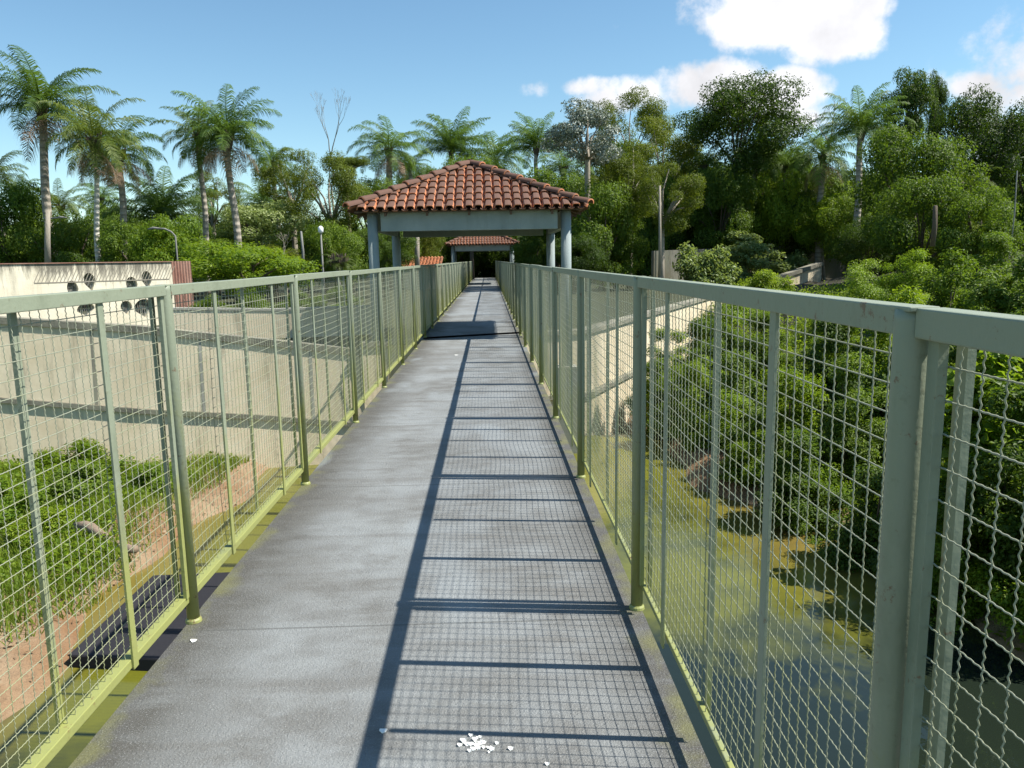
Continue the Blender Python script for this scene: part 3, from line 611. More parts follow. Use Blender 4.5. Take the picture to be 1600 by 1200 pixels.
# ---------------------------------------------------------------- vegetation
def crown(name, mat, seed, N, kind, L=.05, Wd=.026):
    rs = np.random.RandomState(seed); C = []
    K = dict(round=46, open=34, tall=34, low=40, flat=24)[kind]
    for i in range(K):
        d = rs.normal(0, 1, 3); d /= np.linalg.norm(d); rr = rs.uniform(.35, .86)
        c = d*rr; r = rs.uniform(.15, .30)
        if kind == 'round': c[2] = c[2]*.8
        if kind == 'open': c = d*rr**.6*np.array([.95, .95, .8]); r *= .95
        if kind == 'flat': c[2] = .25+c[2]*.25; r *= .8
        if kind == 'tall': c[:2] *= .75; c[2] *= 1.15
        if kind == 'low': c[2] = c[2]*.75-.1; r *= 1.1
        C.append((c, r))
    w = np.array([r*r for _, r in C]); w /= w.sum(); idx = rs.choice(K, N, p=w)
    cc = np.array([c for c, _ in C])[idx]; rr = np.array([r for _, r in C])[idx][:, None]
    d = rs.normal(0, 1, (N, 3)); d /= np.linalg.norm(d, axis=1, keepdims=True)
    sq = np.array([1, 1, .72]); rad = rs.uniform(.55, 1.12, (N, 1))**.6
    ln = 1+.25*np.sin(d[:, :1]*7+idx[:, None])*np.sin(d[:, 1:2]*6+idx[:, None]*2)
    p = cc+d*rr*rad*sq*ln
    out = d*.8+p*.3
    return leafmesh(name, mat, p, out, L, Wd, rs), C
CR = {}
for nm, mat, kind, N, L, Wd in (('dark_a', 'l_dark', 'round', 34000, .036, .02), ('dark_b', 'l_dark', 'tall', 26000, .042, .022), ('mid_a', 'l_mid', 'round', 28000, .042, .024), ('mid_b', 'l_mid', 'low', 24000, .05, .028),
                            ('bright_a', 'l_bright', 'low', 22000, .055, .03), ('olive_a', 'l_olive', 'open', 26000, .03, .02), ('olive_b', 'l_olive', 'flat', 22000, .03, .02),
                            ('olive_c', 'l_olive', 'low', 24000, .035, .022), ('silver', 'l_silver', 'open', 12000, .055, .038), ('grey', 'l_grey', 'low', 18000, .06, .028), ('lime', 'l_lime', 'low', 16000, .06, .026)):
    CR[nm] = crown('crown_'+nm, M[mat], hash_ := sum(map(ord, nm)), N, kind, L, Wd)
def limbs(C, h, sc, r, seed, lean=0):
    rs = random.Random(seed); m = MB(); top = Vector((lean, 0, h)); fork = Vector((lean*.6, 0, h-sc[2]*.55))
    m.tube([(0, 0, -.3), (lean*.1, .03, h*.3), fork*.9, fork, fork+Vector((0, 0, sc[2]*.25))], [r*1.25, r, r*.85, r*.75, r*.4], 8)
    for c, rr in rs.sample(C, min(11, len(C))):
        e = top+Vector((c[0]*sc[0], c[1]*sc[1], c[2]*sc[2])); mid = fork.lerp(e, .5)+Vector((rs.uniform(-.2, .2), rs.uniform(-.2, .2), rs.uniform(-.1, .3)))
        m.tube([fork-Vector((0, 0, .1)), mid, e], [r*.5, r*.3, r*.12], 6)
    return m
def tree(var, px, py, rx, ry, Y, label, name='tree', cat='tree', group=None, base=None, bark='dbark', seed=0, r=.14):
    py = py+ry*.12; rx = rx*1.1; ry = ry*1.14; c = at(px, py, Y); k = Y/FPX*1.02; sx, sz = rx*k, ry*k; base = -.15 if base is None else base
    t = thing(name, label, cat, (c.x, Y, base), group); me, C = CR[var]; h = c.z-base; rz = (seed*1.7) % 6.28
    sc = (sx/.98, sx/.98*.95, sz/.86)
    link('crown', me, t, (0, 0, h), (0, 0, rz), sc)
    Cr = [(np.array((c_[0]*math.cos(rz)-c_[1]*math.sin(rz), c_[0]*math.sin(rz)+c_[1]*math.cos(rz), c_[2])), q) for c_, q in C]
    part('trunk', limbs(Cr, h, sc, r, seed), M[bark], t, True)
    return t
# variant, centre px, half sizes px, distance, label
T = [
 ('mid_a', 20, 345, 70, 62, 34, 'spreading green tree at the far left edge above the cream wall'),
 ('mid_b', 120, 370, 62, 48, 33, 'dense green bushy tree between the two tallest palm trunks'),
 ('mid_b', 205, 380, 58, 42, 31, 'rounded green tree behind the trunk of the dark stemmed palm'),
 ('bright_a', 262, 365, 52, 45, 29, 'papaya like bright green tree beside the curved lamp arm'),
 ('mid_a', 60, 400, 70, 35, 36, 'dark low tree behind the top edge of the cream wall'),
 ('bright_a', 388, 408, 98, 44, 24, 'wide domed bright green bush right of the rusty sheet'),
 ('grey', 400, 340, 68, 42, 40, 'tangled grey green tree with bare twigs behind the domed bush'),
 ('olive_a', 330, 310, 48, 40, 44, 'thin olive tree between the paired palms'),
 ('olive_a', 455, 285, 52, 48, 42, 'feathery olive tree left of the leafless tree'),
 ('olive_a', 515, 300, 62, 58, 40, 'yellow olive tree in front of the leafless tree'),
 ('olive_b', 540, 262, 40, 26, 43, 'flat topped yellow green tree just left of the near pavilion roof'),
 ('mid_a', 580, 320, 50, 45, 46, 'dark green tree behind the left corner of the pavilion roof'),
 ('dark_a', 590, 385, 60, 40, 37, 'shadowy tree seen between the left columns of the near pavilion'),
 ('mid_b', 530, 380, 48, 40, 35, 'dim green tree left of the pavilion columns'),
 ('mid_a', 655, 300, 50, 40, 60, 'green tree peeping behind the left slope of the near roof'),
 ('mid_a', 735, 290, 60, 50, 66, 'rounded forest tree right above the top of the near roof'),
 ('mid_b', 870, 300, 75, 45, 44, 'bright edged leafy tree right behind the roof right slope'),
 ('mid_a', 940, 345, 65, 62, 40, 'large leafy green tree right of the near pavilion'),
 ('dark_a', 905, 395, 55, 35, 38, 'dark low tree behind the right column of the near pavilion'),
 ('silver', 918, 203, 60, 48, 40, 'silver leaved tree with pale forked trunk'),
 ('olive_a', 985, 200, 64, 58, 66, 'golden olive tree behind the silver leaved tree'),
 ('olive_a', 1040, 245, 62, 55, 46, 'sparse olive tree between the silver tree and the big dome'),
 ('dark_a', 1152, 188, 98, 76, 52, 'very large dark domed tree under the cloud'),
 ('olive_a', 985, 275, 62, 50, 42, 'loose yellow green tree under the golden crown'),
 ('olive_a', 1035, 305, 60, 48, 40, 'yellow green tree on a pale straight trunk'),
 ('dark_a', 1010, 375, 55, 50, 46, 'dark shaded tree behind the straight pale trunk'),
 ('mid_a', 1120, 320, 68, 62, 41, 'glossy green tree below the big dome'),
 ('mid_a', 1215, 275, 50, 52, 43, 'upright green tree below the right side of the dome'),
 ('bright_a', 1270, 315, 66, 45, 36, 'light green tree with sunlit tufts below the drooping palm'),
 ('mid_b', 1225, 355, 62, 50, 38, 'green tree with shaded base under the light tufts'),
 ('dark_b', 1412, 175, 52, 72, 50, 'tall dark tree with ragged top right of the feathery palm'),
 ('dark_b', 1464, 165, 22, 55, 52, 'narrow dark treetop spike beside the ragged tree'),
 ('dark_a', 1540, 215, 82, 88, 44, 'massive dark tree at the upper right edge'),
 ('dark_a', 1610, 250, 66, 80, 48, 'dark tree cut off by the right edge of the photo'),
 ('mid_a', 1415, 265, 88, 68, 36, 'broad pale green tree in front of the ragged dark tree'),
 ('mid_a', 1440, 335, 78, 62, 32, 'feathery green tree filling the middle right above the thicket'),
 ('dark_a', 1340, 350, 62, 52, 36, 'dark gap filling tree between the light tufts and the feathery tree'),
 ('mid_b', 1530, 330, 66, 50, 30, 'leafy tree behind the thin pale pole'),
 ('dark_a', 1100, 385, 78, 42, 48, 'deeply shaded tree behind the silvery leaved shrubs'),
 ('dark_a', 1260, 395, 80, 36, 57, 'shaded tree behind the mossy wall'),
 ('dark_a', 1390, 385, 70, 42, 57, 'shaded tree behind the right end of the mossy wall'),
]
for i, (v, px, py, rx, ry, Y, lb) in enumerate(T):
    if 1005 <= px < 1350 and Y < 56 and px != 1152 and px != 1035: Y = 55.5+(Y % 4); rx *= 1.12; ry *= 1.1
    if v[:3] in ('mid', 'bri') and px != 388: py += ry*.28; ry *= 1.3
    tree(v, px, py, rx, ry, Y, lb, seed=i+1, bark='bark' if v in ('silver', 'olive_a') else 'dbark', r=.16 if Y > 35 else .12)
for i, (v, px, py, rx, ry, Y, lb) in enumerate((('mid_a', 1125, 322, 58, 62, 50.5, 'glossy sunlit tree behind the pale leaved shrubs'), ('bright_a', 1205, 318, 50, 66, 51.5, 'tall light green tree rising behind the stepped tan wall'),
        ('bright_a', 1282, 335, 56, 46, 50, 'sunlit tree with bright tufts behind the top of the stepped wall'), ('mid_b', 1335, 345, 46, 56, 47, 'green tree just right of the stepped tan wall'))):
    tree(v, px, py, rx, ry, Y, lb, seed=i+320, r=.12)
# understory that reaches the ground in front of the forest, then the shaded forest that closes the view
k = 0
LM = ((-1e3, 'at the far left'), (90, 'behind the cream wall'), (290, 'behind the domed bush'), (470, 'just left of the near pavilion'), (620, 'seen through the near pavilion'), (880, 'right of the near pavilion'), (1060, 'below the big dark dome'),
      (1260, 'behind the mossy wall'), (1400, 'behind the thicket on the right'), (1540, 'at the far right'))
SEEN = {}
ROW = ('nearest row of leafy understory trees', 'leafy understory tree', 'low leafy front tree', 'tall leafy back tree', 'middle height leafy tree', 'low rounded front tree')
for ri, (x0, x1, st, Y, top) in enumerate(((-60, 600, 60, 46, 335), (610, 1700, 58, 50, 328), (830, 1700, 66, 42, 345), (850, 1760, 76, 62, 235), (880, 1760, 72, 55, 275), (-40, 600, 78, 36, 365))):
    for px in range(x0, x1, st if Y < 54 else int(st*.8)):
        k += 1; rr = random.Random(k*3); xw = at(px, 400, Y).x
        if abs(xw) < 2.6 and Y < 72: continue
        if 1000 < px < 1345 and Y < 54: continue
        if 0 < xw < 10 and 42 < Y < 60: continue
        if abs(xw) < 5: Yq = Y; w_ = 30
        else: Yq = Y+rr.uniform(-3, 3); w_ = 50
        tp = top+rr.uniform(-20, 20); bot = 425
        where = [w for p0, w in LM if px >= p0][-1]; lb_ = (ROW[ri].replace('nearest row of leafy understory trees', 'leafy background tree'))+' '+where
        SEEN[lb_] = SEEN.get(lb_, 0)+1; lb_ = ('first ', 'second ', 'third ', 'fourth ', 'fifth ', 'sixth ')[SEEN[lb_]-1]+lb_+' from the left'
        tree(('mid_b', 'mid_a', 'bright_a', 'mid_b', 'dark_a', 'mid_a', 'olive_c')[k % 7], px, (tp+bot)/2, w_, (bot-tp)/2, Yq, lb_, name='forest_tree', group='understory trees '+where, seed=k+200, r=.1)
def far_label(px, row):
    lb = ('shaded forest tree ', 'farthest shaded tree ')[row]+[w for p0, w in LM if px >= p0][-1]; SEEN[lb] = SEEN.get(lb, 0)+1
    return ('first ', 'second ', 'third ', 'fourth ')[SEEN[lb]-1]+lb+' from the left'
k = 0
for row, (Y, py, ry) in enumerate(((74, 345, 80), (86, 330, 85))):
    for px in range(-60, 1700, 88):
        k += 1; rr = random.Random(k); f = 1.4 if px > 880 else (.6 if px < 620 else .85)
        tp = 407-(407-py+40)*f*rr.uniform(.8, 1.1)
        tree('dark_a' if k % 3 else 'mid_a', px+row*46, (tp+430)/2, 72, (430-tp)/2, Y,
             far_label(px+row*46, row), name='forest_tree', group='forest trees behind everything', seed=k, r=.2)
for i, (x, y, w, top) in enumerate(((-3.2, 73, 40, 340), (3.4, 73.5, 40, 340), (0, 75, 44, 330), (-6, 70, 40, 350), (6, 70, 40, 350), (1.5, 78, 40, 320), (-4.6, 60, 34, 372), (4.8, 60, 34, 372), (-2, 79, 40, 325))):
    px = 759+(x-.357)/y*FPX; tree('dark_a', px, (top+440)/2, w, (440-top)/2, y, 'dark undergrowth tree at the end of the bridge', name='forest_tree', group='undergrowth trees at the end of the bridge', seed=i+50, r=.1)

def palmcrown(seed, nf, length, droop, up0, live=True, nl=52):
    rs = random.Random(seed); V = []; F = []
    for i in range(nf):
        az = i*2.399+rs.uniform(-.25, .25); e = up0+(1-up0)*((i+.5)/nf)**1.1 if live else rs.uniform(-.75, -.1)
        el = (e*1.6-.25) if live else e; Lf = length*rs.uniform(.88, 1.08)*(1 if live else .8)*(1+.22*max(0, el)); dr = droop*rs.uniform(.8, 1.25)*(1-.22*max(0, min(1, el/1.3)) if live else 1)
        p = Vector((0, 0, 0)); th = el; n = 14; pts = []; ds = []
        for s in range(n+1):
            d = Vector((math.cos(az)*math.cos(th), math.sin(az)*math.cos(th), math.sin(th))); pts.append(p.copy()); ds.append(d); p = p+d*(Lf/n); th -= dr/n*(0.4+1.5*s/n)
            th = max(th, -1.5)
        side = Vector((-math.sin(az), math.cos(az), 0)); w = .028*length/3
        for s in range(n):
            o = len(V); u = ds[s].cross(side).normalized(); a = w*(1-s/n)+.006; b = w*(1-(s+1)/n)+.006
            V += [pts[s]-side*a, pts[s]+u*a, pts[s]+side*a, pts[s+1]-side*b, pts[s+1]+u*b, pts[s+1]+side*b]; F += [(o, o+1, o+4, o+3), (o+1, o+2, o+5, o+4)]
        for s in range(nl):
            f = .12+.87*s/nl; q = f*n; i0 = min(int(q), n-1); fr = q-i0; c = pts[i0].lerp(pts[i0+1], fr); d = ds[i0]
            ll = length*.30*math.sin(PI*min(1, .16+.84*f)**.75)**.6*rs.uniform(.85, 1.1)+.05; lw = .021*length/3*rs.uniform(.6, 1.05)
            for sg in (-1, 1):
                t = (side*sg*.8+d*.55+Vector((0, 0, rs.uniform(-.15, .35)))).normalized(); o = len(V); m1 = c+t*ll*.5+Vector((0, 0, -ll*.06)); e1 = c+(t*.82).normalized()*ll*.8+Vector((0, 0, -ll*(.42 if live else .75)))
                V += [c-d*lw, c+d*lw, m1-d*lw*1.2, m1+d*lw*1.2, e1]; F += [(o, o+1, o+3, o+2), (o+2, o+3, o+4)]
    m = bpy.data.meshes.new('fronds'); m.from_pydata([tuple(v) for v in V], [], F); return m
PC = []
for s, mat, nf, dr, up in ((1, 'palm', 28, 1.6, .12), (2, 'palm', 24, 2.0, .02), (3, 'palmy', 23, 1.9, .05), (4, 'palm', 30, 1.5, .3)):
    me = palmcrown(s, nf, 3.2, dr, up); me.materials.append(M[mat]); PC.append(me)
PD = []
for s in (11, 12):
    me = palmcrown(s, 5, 3.0, 1.0, 0, False, 34); me.materials.append(M['dead']); PD.append(me)
def palm(px, py, bx_, by, rad, Y, v, label, bark='palmbark', r=.17, dead=True, seed=0):
    c = at(px, py, Y); b = at(bx_, by, Y) if by else Vector((c.x, Y, -.1))
    b2 = Vector((b.x, Y, min(b.z, 0))) if by else b
    t = thing('palm_tree', label, 'palm tree', (b2.x, Y, b2.z)); d = c-b2; pts = [Vector((d.x*(u**1.15)+.07*math.sin(u*7+seed), .05*math.sin(u*5), d.z*u)) for u in [i/12 for i in range(13)]]
    pts[-1] = d.copy()
    m = MB(); m.tube(pts, [r*1.25]+[r*(1-.3*i/12) for i in range(1, 12)]+[r*.6], 12); part('trunk', m, M[bark], t, True)
    sc = rad*Y/FPX/3.25; r = r*.78
    cr = link('crown', PC[v], t, d, (.16*math.sin(seed*2.3), .16*math.cos(seed*1.7), seed*1.3), (sc, sc, sc*random.Random(seed).uniform(.9, 1.12)))
    m = MB(); rs = random.Random(seed)
    for k in range(34):        # old leaf bases and fruit under the crown
        a = k*2.4; z = -.75*sc*(k/34); q = Vector((math.cos(a), math.sin(a), 0)); w = .16*(1-k/50)
        m.tube([d+Vector((0, 0, z-.1)), d+q*w*1.4+Vector((0, 0, z+.1)), d+q*w*2.0+Vector((0, 0, z+.32+rs.uniform(-.1, .1)))], [.09, .07, .02], 5)
    part('leaf_bases', m, M['dbark'], t)
    if dead: link('dead_fronds', PD[seed % 2], t, d-Vector((0, 0, .25)), (0, 0, seed*2.1), (sc, sc, sc))
P = [
 (64, 168, 80, 415, 100, 33, 0, 'tallest palm at the left with full upright crown and dead fronds', 'palmbark', .20),
 (147, 222, 152, 412, 80, 31, 2, 'palm with thin whitish trunk second from the left', 'whitebark', .115),
 (186, 240, 192, 400, 78, 35, 1, 'dark stemmed palm third from the left', 'palmbark', .17),
 (311, 215, 322, 410, 64, 36, 2, 'slender palm leaning left beside its fuller neighbour', 'palmbark', .14),
 (356, 216, 372, 410, 82, 34, 0, 'full palm with dark fruit cluster right of the slender one', 'palmbark', .17),
 (252, 345, 252, 0, 88, 38, 3, 'trunkless looking palm with big upright fronds between the palm pairs', 'palmbark', .2),
 (95, 325, 95, 0, 44, 52, 2, 'small distant palm behind the tallest palm trunk', 'palmbark', .2),
 (157, 312, 157, 0, 42, 55, 1, 'small distant palm behind the whitish trunk', 'palmbark', .2),
 (30, 305, 30, 0, 40, 56, 1, 'distant palm top near the left edge', 'palmbark', .2),
 (-8, 275, -8, 0, 50, 48, 2, 'palm half cut by the left edge of the photo', 'palmbark', .2),
 (428, 255, 428, 0, 40, 60, 1, 'distant palm behind the feathery olive tree', 'palmbark', .2),
 (410, 320, 410, 0, 55, 52, 1, 'shaded palm behind the right palm pair', 'palmbark', .2),
 (607, 235, 613, 420, 66, 48, 1, 'rounded palm standing left above the near pavilion roof', 'palmbark', .24),
 (640, 262, 640, 0, 36, 55, 1, 'small palm right beside the rounded palm', 'palmbark', .2),
 (705, 240, 690, 0, 66, 78, 3, 'bushy palm above the peak of the near roof', 'palmbark', .22),
 (775, 250, 785, 0, 66, 82, 1, 'broad palm right of the roof peak', 'palmbark', .22),
 (838, 235, 838, 0, 58, 64, 3, 'upright palm left of the silver leaved tree', 'palmbark', .22),
 (880, 265, 880, 0, 48, 46, 1, 'shaded palm under the silver leaved tree', 'palmbark', .2),
 (1180, 255, 1180, 0, 58, 42, 1, 'palm with folded drooping fronds in front of the big dome', 'palmbark', .2),
 (1285, 245, 1285, 0, 68, 40, 1, 'broad drooping palm between the dome and the ragged tree', 'palmbark', .22),
 (1225, 262, 1225, 0, 50, 43, 0, 'mid green palm squeezed between two drooping palms', 'palmbark', .2),
 (1100, 262, 1100, 0, 46, 45, 1, 'small palm at the left foot of the big dome', 'palmbark', .2),
 (1345, 210, 1345, 0, 72, 45, 3, 'tall feathery palm left of the ragged dark tree', 'palmbark', .22),
 (1515, 300, 1515, 0, 46, 38, 2, 'yellowish palm under the massive dark tree', 'palmbark', .2),
]
for i, (a, b, c, d, e, f, g, lb, bk, r) in enumerate(P):
    if 1050 < a < 1300: f += 10
    palm(a, b, c, d, e, f, g, lb, bk, r, seed=i+1, dead=i in (0, 1, 2, 3, 4, 12, 15, 19))
for i, (px, py, rad, Y, lb) in enumerate(((530, 412, 30, 26, 'small yellow green palm at the fence left of the pavilion'), (437, 438, 0, 0, ''))):
    if rad: palm(px, py, px, 0, rad, Y, 2, lb, 'palmbark', .07, False, 31)

def bare_tree(px, p0, p1, Y, h0, label, seed, spread=.5, dep=6):
    rs = random.Random(seed); b = at(px, p1, Y); b.z = -.1; top = at(px, p0, Y).z; m = MB(); H = top+.1; tw = MB()
    def br(p, d, l, r, k):
        q = p+d*l+Vector((rs.uniform(-1, 1), rs.uniform(-1, 1), 0))*l*.05; m.tube([p, p.lerp(q, .5)+Vector((rs.uniform(-1, 1), rs.uniform(-1, 1), 0))*l*.04, q], [r, r*.85, r*.7], 6 if r > .03 else 4, False)
        if k == 0: return
        for _ in range(2 if k > 2 else 3):
            nd = (d+Vector((rs.uniform(-spread, spread), rs.uniform(-spread, spread), .22))).normalized(); br(q, nd, l*rs.uniform(.62, .85), r*.62, k-1)
    br(Vector((0, 0, 0)), Vector((0, 0, 1)), H*h0, .075*Y/45, 0); br(Vector((0, 0, H*h0)), Vector((-.05, 0, 1)).normalized(), H*.12, .06*Y/45, dep)
    t = thing('bare_tree', label, 'tree', b); part('trunk', m, M['bark'], t, True)
bare_tree(528, 110, 400, 45, .50, 'tall leafless tree standing alone against the sky', 21, .42, 7)
bare_tree(1290, 190, 400, 50, .75, 'leafless twiggy treetop right of the big dome', 8, .7, 5)
bare_tree(445, 330, 410, 33, .4, 'dead pale branched tree behind the domed bush', 12, .9, 5)
def stem(px, p0, p1, Y, r, label, mat='bark', lean=0):
    a = at(px, p0, Y); b = at(px+lean, p1, Y); part('trunk', MB().tube([(0, 0, 0), ((a.x-b.x)*.4, 0, (a.z-b.z)*.5), (a.x-b.x, 0, a.z-b.z)], [r, r*.9, r*.7], 8), M[mat], thing('slender_tree', label, 'tree', b), True)
stem(1031, 290, 430, 36, .07, 'straight pale trunk in front of the dark forest, right of the pavilion')
stem(652, 360, 425, 40, .14, 'pale trunk in front of the orange roofed hut', 'bark', 0)
stem(75, 330, 418, 26, .10, 'leaning thin pale trunk against the tallest palm')

# shrubs and the thicket on the right bank
SH = {}
SPEC = dict(a=('l_mid', 1, 13000, .07, .036), b=('l_bright', 2, 12000, .065, .034), c=('l_lime', 3, 9000, .06, .028), d=('l_grey', 4, 7000, .11, .05), e=('l_mid', 5, 9000, .085, .045), f=('l_bright', 6, 3500, .17, .10))
def shrubmesh(v, kz):
    if (v, kz) in SH: return SH[v, kz]
    mat, seed, N, L, Wd = SPEC[v]; N = int(N*(.55+.45*kz)); rs = np.random.RandomState(seed*10+kz); K = 24+10*kz; c = rs.normal(0, 1, (K, 3)); c /= np.linalg.norm(c, axis=1, keepdims=True); c *= rs.uniform(.3, .85, (K, 1)); c[:, 2] = np.abs(c[:, 2])*kz
    c[:, :2] *= np.clip(1.15-.35*c[:, 2:]/kz, .5, 1.2)
    idx = rs.randint(0, K, N); d = rs.normal(0, 1, (N, 3)); d /= np.linalg.norm(d, axis=1, keepdims=True); p = c[idx]+d*rs.uniform(.06, .29, (N, 1))*np.array([1, 1, .7]); p[:, 2] = np.abs(p[:, 2])
    SH[v, kz] = (leafmesh('foliage_'+v, M[mat], p, d*.5+p*np.array([.4, .4, .2])+np.array([.25, -.1, .2]), L, Wd, rs, .6, .12), [(q, .2) for q in c]); return SH[v, kz]
def shrub(v, x, y, z, w, h, label, seed, group=None):
    t = thing('shrub', label, 'shrub', (x, y, z), group); kz = max(1, min(4, round(h/w))); me, C = shrubmesh(v, kz); h = h/kz; rz = seed*1.9 % 6.28
    link('foliage', me, t, (0, 0, 0), (0, 0, rz), (w, w, h)); m = MB(); rs = random.Random(seed)
    for c, _ in rs.sample(C, 7):
        x_, y_ = c[0]*math.cos(rz)-c[1]*math.sin(rz), c[0]*math.sin(rz)+c[1]*math.cos(rz)
        m.tube([(0, 0, -.15), (x_*w*.4, y_*w*.4, c[2]*h*.6), (x_*w, y_*w, c[2]*h)], [.022, .015, .006], 5)
    part('stems', m, M['dbark'], t)
def shrub_px(v, px, py, rx, ry, Y, label, seed, z=None):
    top = at(px, py-ry, Y); c = at(px, py, Y); z = gh(c.x, Y) if z is None else z; shrub(v, c.x, Y, z, rx*Y/FPX*1.05, max(.4, top.z-z)/1.05, label, seed)
R_ = [
 ('b', 1042, 530, 52, 66, 17.4, 'tall leafy shrub covering the far end of the sunlit right wall'), ('a', 1092, 510, 56, 62, 19, 'green shrub beside the tall one against the sunlit right wall'),
 ('d', 1170, 392, 60, 56, 47.5, 'pale leaved tall shrub behind the stepped tan wall'), ('d', 1098, 408, 56, 44, 44, 'pale green shrub beside the pale wall end'), ('d', 1236, 408, 40, 26, 49, 'small silvery shrub peeping over the stepped tan wall'),
 ('c', 1360, 425, 58, 45, 22, 'yellow green shrub right of the tan wall'), ('c', 1420, 400, 52, 50, 20, 'bright lime shrub behind the near right fence post'), ('a', 1490, 405, 70, 66, 17, 'green shrub with drooping twigs right of the lime shrub'),
 ('e', 1590, 400, 80, 80, 14, 'tall dark shrub at the right edge above the rail'), ('a', 1560, 370, 60, 55, 19, 'leafy shrub under the thin pale pole'), ('b', 1320, 450, 50, 30, 18, 'fresh green shrub just above the top rail'),
 ('b', 1080, 545, 55, 45, 16, 'leafy shrub at the foot of the sunlit right wall'), ('a', 1150, 560, 60, 60, 15, 'green shrub left of the first flat bar on the right'), ('b', 1240, 560, 75, 70, 13, 'bright shrub on the bank midway along the right fence'),
 ('a', 1330, 570, 80, 90, 12, 'dense shrub left of the nearest right post'), ('e', 1400, 560, 90, 100, 13, 'shaded shrub behind the nearest right post'), ('f', 1530, 560, 120, 110, 9, 'big leaved shrub behind the last mesh panel on the right'),
 ('a', 1600, 620, 130, 140, 8, 'thick shrub cut by the right edge of the photo'), ('b', 1500, 760, 95, 70, 8.2, 'sunny grassy shrub low on the right bank'), ('a', 1250, 680, 80, 60, 11, 'shrub overhanging the pond halfway up the right bank'),
 ('b', 1180, 700, 60, 45, 12.5, 'low bright shrub at the water edge'), ('a', 1370, 730, 90, 70, 9.5, 'green shrub at the water edge before the nearest post'), ('e', 1570, 700, 90, 90, 9, 'dark leafy shrub behind the sunny one'), 
 ('c', 1130, 630, 55, 50, 14.5, 'yellowish shrub near the brown bank'), ('b', 1060, 600, 40, 40, 17, 'small bright shrub beside the wall ledge'), ('a', 1310, 490, 80, 60, 15, 'shrub behind the top wires midway along the right fence'),
 ('b', 1420, 470, 90, 60, 14.5, 'shrub with bright tips behind the near top rail'), ('a', 1190, 490, 60, 45, 19, 'shrub below the tan wall face'), ('a', 1660, 500, 120, 130, 10, 'tall shrub just beyond the right edge'),
 ('b', 1700, 700, 130, 130, 7, 'leafy shrub beyond the lower right edge'),
]
for i, (v, px, py, rx, ry, Y, lb) in enumerate(R_): shrub_px(v, px, py, rx, ry, Y, lb, i+1, None if Y < 21 else (-.2 if Y < 40 else .0))
BK = [('b', 5.0, 8.2, .55, .6, 'low bright shrub at the water line just past the nearest right post'), ('a', 5.3, 9.3, .7, .9, 'leafy shrub leaning over the pond behind the nearest bay'), ('b', 4.9, 10.6, .6, .7, 'bright shrub on the bank behind the second right bay'),
      ('c', 5.5, 11.6, .7, .9, 'lime coloured shrub on the bank behind the second right bay'), ('b', 4.7, 12.6, .55, .7, 'small bright shrub on the bank behind the third right bay'), ('a', 5.2, 13.8, .8, 1.1, 'green shrub on the bank behind the third right bay'),
      ('b', 4.6, 17.0, .8, 1.6, 'leafy shrub at the near end of the sunlit right wall'), ('a', 5.4, 18.6, .9, 2.0, 'green shrub hiding the lower part of the sunlit right wall'), ('c', 6.4, 20.0, .9, 1.2, 'lime coloured shrub growing in front of the right wall ledge'), ('b', 4.5, 15.0, .6, .8, 'bright shrub near the wall foot behind the fourth right bay'), ('c', 6.1, 7.4, .8, .9, 'lime coloured shrub behind the last mesh panel on the right'), ('b', 6.6, 9.0, .9, 1.3, 'tall bright shrub behind the nearest right bay'),
      ('a', 4.6, 18.9, .8, 1.7, 'shrub leaning on the sunlit right wall, nearest of five'), ('b', 5.9, 21.6, 1.0, 1.6, 'second shrub along the sunlit right wall'), ('a', 7.7, 24.8, 1.2, 1.7, 'third shrub along the sunlit right wall'), ('c', 9.8, 28.8, 1.4, 1.5, 'fourth, lime coloured shrub along the sunlit right wall'), ('b', 12.4, 33.8, 1.5, 1.4, 'farthest shrub along the sunlit right wall')]
for i, (v, x, y, w, h, lb) in enumerate(BK): shrub(v, x, y, gh(x, y)-.08, w, h, lb, i+80)
Ls = [('b', -8.6, 10.8, 1.0, 1.0, 'leafy weed clump in front of the left wall at the photo edge'), ('c', -9.6, 12.6, .9, 1.9, 'tall yellow green shrub against the left wall'), ('b', -7.4, 11.6, 1.1, .8, 'round weed clump left of the second fence bar'),
      ('a', -6.6, 12.6, .9, .7, 'dark weed clump below the ledge of the left wall'), ('b', -6.1, 10.9, .7, .55, 'small bright weed clump above the log'), ('a', -8.2, 9.2, .9, .6, 'low weed clump near the pinkish branch'),
      ('b', -5.5, 13.3, .8, .6, 'bright weed clump near the foot of the wall'), ('a', -10.5, 10.5, 1.2, 1.2, 'big weed clump beyond the left edge'), ('b', -7.2, 13.9, 1.0, .75, 'weed clump touching the lower left wall')]
for i, (v, x, y, w, h, lb) in enumerate(Ls): shrub(v, x, y, gh(x, y)-.05, w, h, lb, i+40)
# hedge behind the terrace wall
for i, (px, py, rx, ry, Y, lb) in enumerate(((330, 470, 40, 30, 20, 'low hedge plant behind the rusty sheet'), (400, 465, 45, 25, 20.5, 'middle hedge plant above the low pale wall'), (470, 462, 45, 28, 21, 'hedge plant behind the second left post'), (530, 455, 42, 30, 21.5, 'hedge plant nearest the pavilion column'))):
    shrub_px('a', px, py, rx, ry, Y, lb, 60+i, -.1)

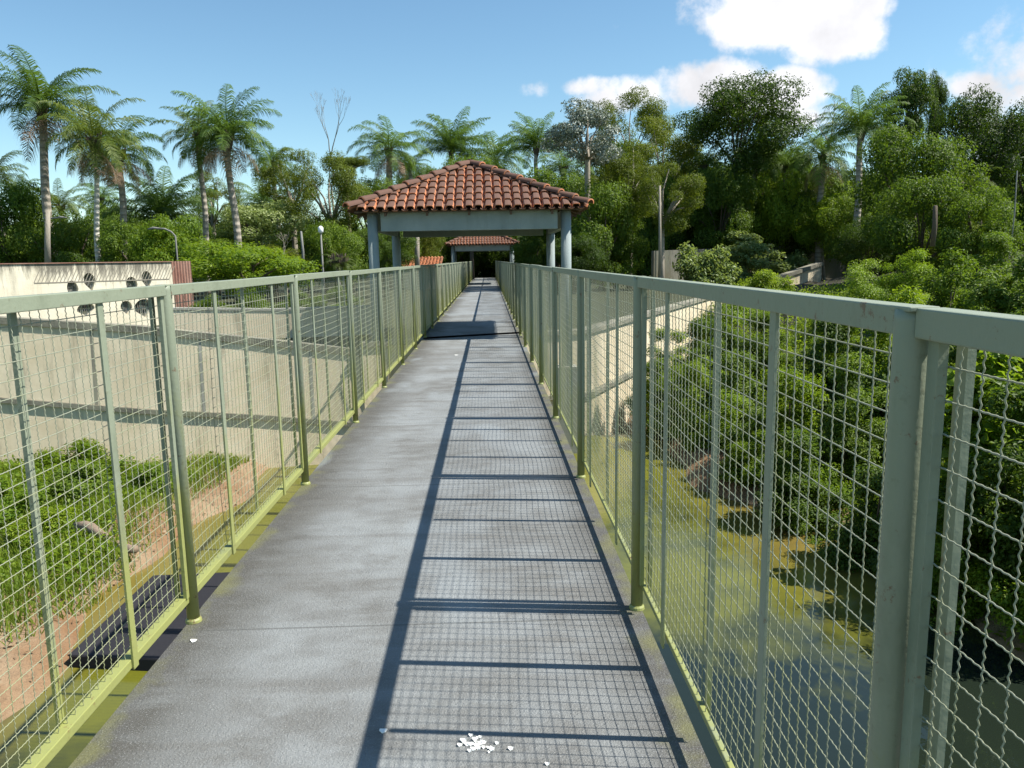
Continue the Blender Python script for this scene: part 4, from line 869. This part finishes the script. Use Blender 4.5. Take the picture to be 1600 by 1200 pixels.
# uncountable ground cover
def cover(name, mat, label, cat, n, fn, L, Wd, seed, up=.5, h=.12):
    rs = np.random.RandomState(seed); pts = []
    while len(pts) < n:
        x, y, ok = fn(rs)
        if ok: pts.append((x, y, gh(x, y)+abs(rs.normal(0, h))))
    p = np.array(pts); out = rs.normal(0, .5, (len(p), 3)); o = link(name, leafmesh(name, M[mat], p, out, L, Wd, rs, up, .1)); tag(o, label, cat); o['kind'] = 'stuff'
def patch(x, y, s): return math.sin(x*1.3+s)*math.sin(y*1.1+s*2)+.5*math.sin(x*3.1+y*2.3+s)
cover('weeds', 'l_bright', 'bright green weeds covering the left bank', 'weeds', 42000, lambda rs: (lambda x, y: (x, y, -x > 4.9+.5*math.sin(y*1.2) and y < 15.75+.2*x and rs.uniform(-.9, 1) < patch(x, y, 1)+.35))(rs.uniform(-13, -4.6), rs.uniform(6, 16)), .085, .045, 1, .8, .09)
def blades(name, mat, label, n, fn, seed, hh=.16):
    rs = np.random.RandomState(seed); P_ = []
    while len(P_) < n:
        x, y, ok = fn(rs)
        if ok: P_.append((x, y, gh(x, y)))
    p = np.array(P_); n = len(p); a = rs.uniform(0, 6.28, n); w = np.stack([np.cos(a), np.sin(a), np.zeros(n)], 1)*.009; tip = np.stack([rs.normal(0, .06, n), rs.normal(0, .06, n), hh*rs.uniform(.5, 1.3, n)], 1)
    V = np.stack([p-w, p+w, p+tip*.6+w*.7, p+tip], 1).reshape(-1, 3); b = (np.arange(n)*4)[:, None]; F = (b+np.array([[0, 1, 2, 3]])).reshape(-1)
    o = link(name, fastmesh(name, M[mat], V, F, 4)); tag(o, label, 'grass'); o['kind'] = 'stuff'
blades('grass', 'grass', 'short grass growing across the left bank', 60000, lambda rs: (lambda x, y: (x, y, -x > 4.6+.4*math.sin(y*1.2)+.3*rs.normal() and y < 15.75+.2*x))(rs.uniform(-13, -4.4), rs.uniform(5, 15.5)), 3)
blades('grass', 'grass', 'tufty grass on the right bank above the pond', 50000, lambda rs: (lambda x, y: (x, y, x > 4.8+.8*smooth((11-y)/4)+.3*math.sin(y*2) and patch(x, y, 3) > -.5))(rs.uniform(4.8, 12), rs.uniform(3, 24)), 4, .2)
cover('weeds', 'l_bright', 'leafy undergrowth covering the right bank', 'weeds', 70000, lambda rs: (lambda x, y: (x, y, x > 4.75+.9*smooth((11-y)/4)+.3*math.sin(y*1.4) and x > wallx(y)+.4))(rs.uniform(5, 20), rs.uniform(2, 34)), .11, .055, 2, .8, .16)
cover('leaf_litter', 'dead', 'brown leaf litter on the bare banks', 'leaves', 6000, lambda rs: (rs.uniform(-8, 8), rs.uniform(4, 16), True), .06, .04, 6, 2., .01)
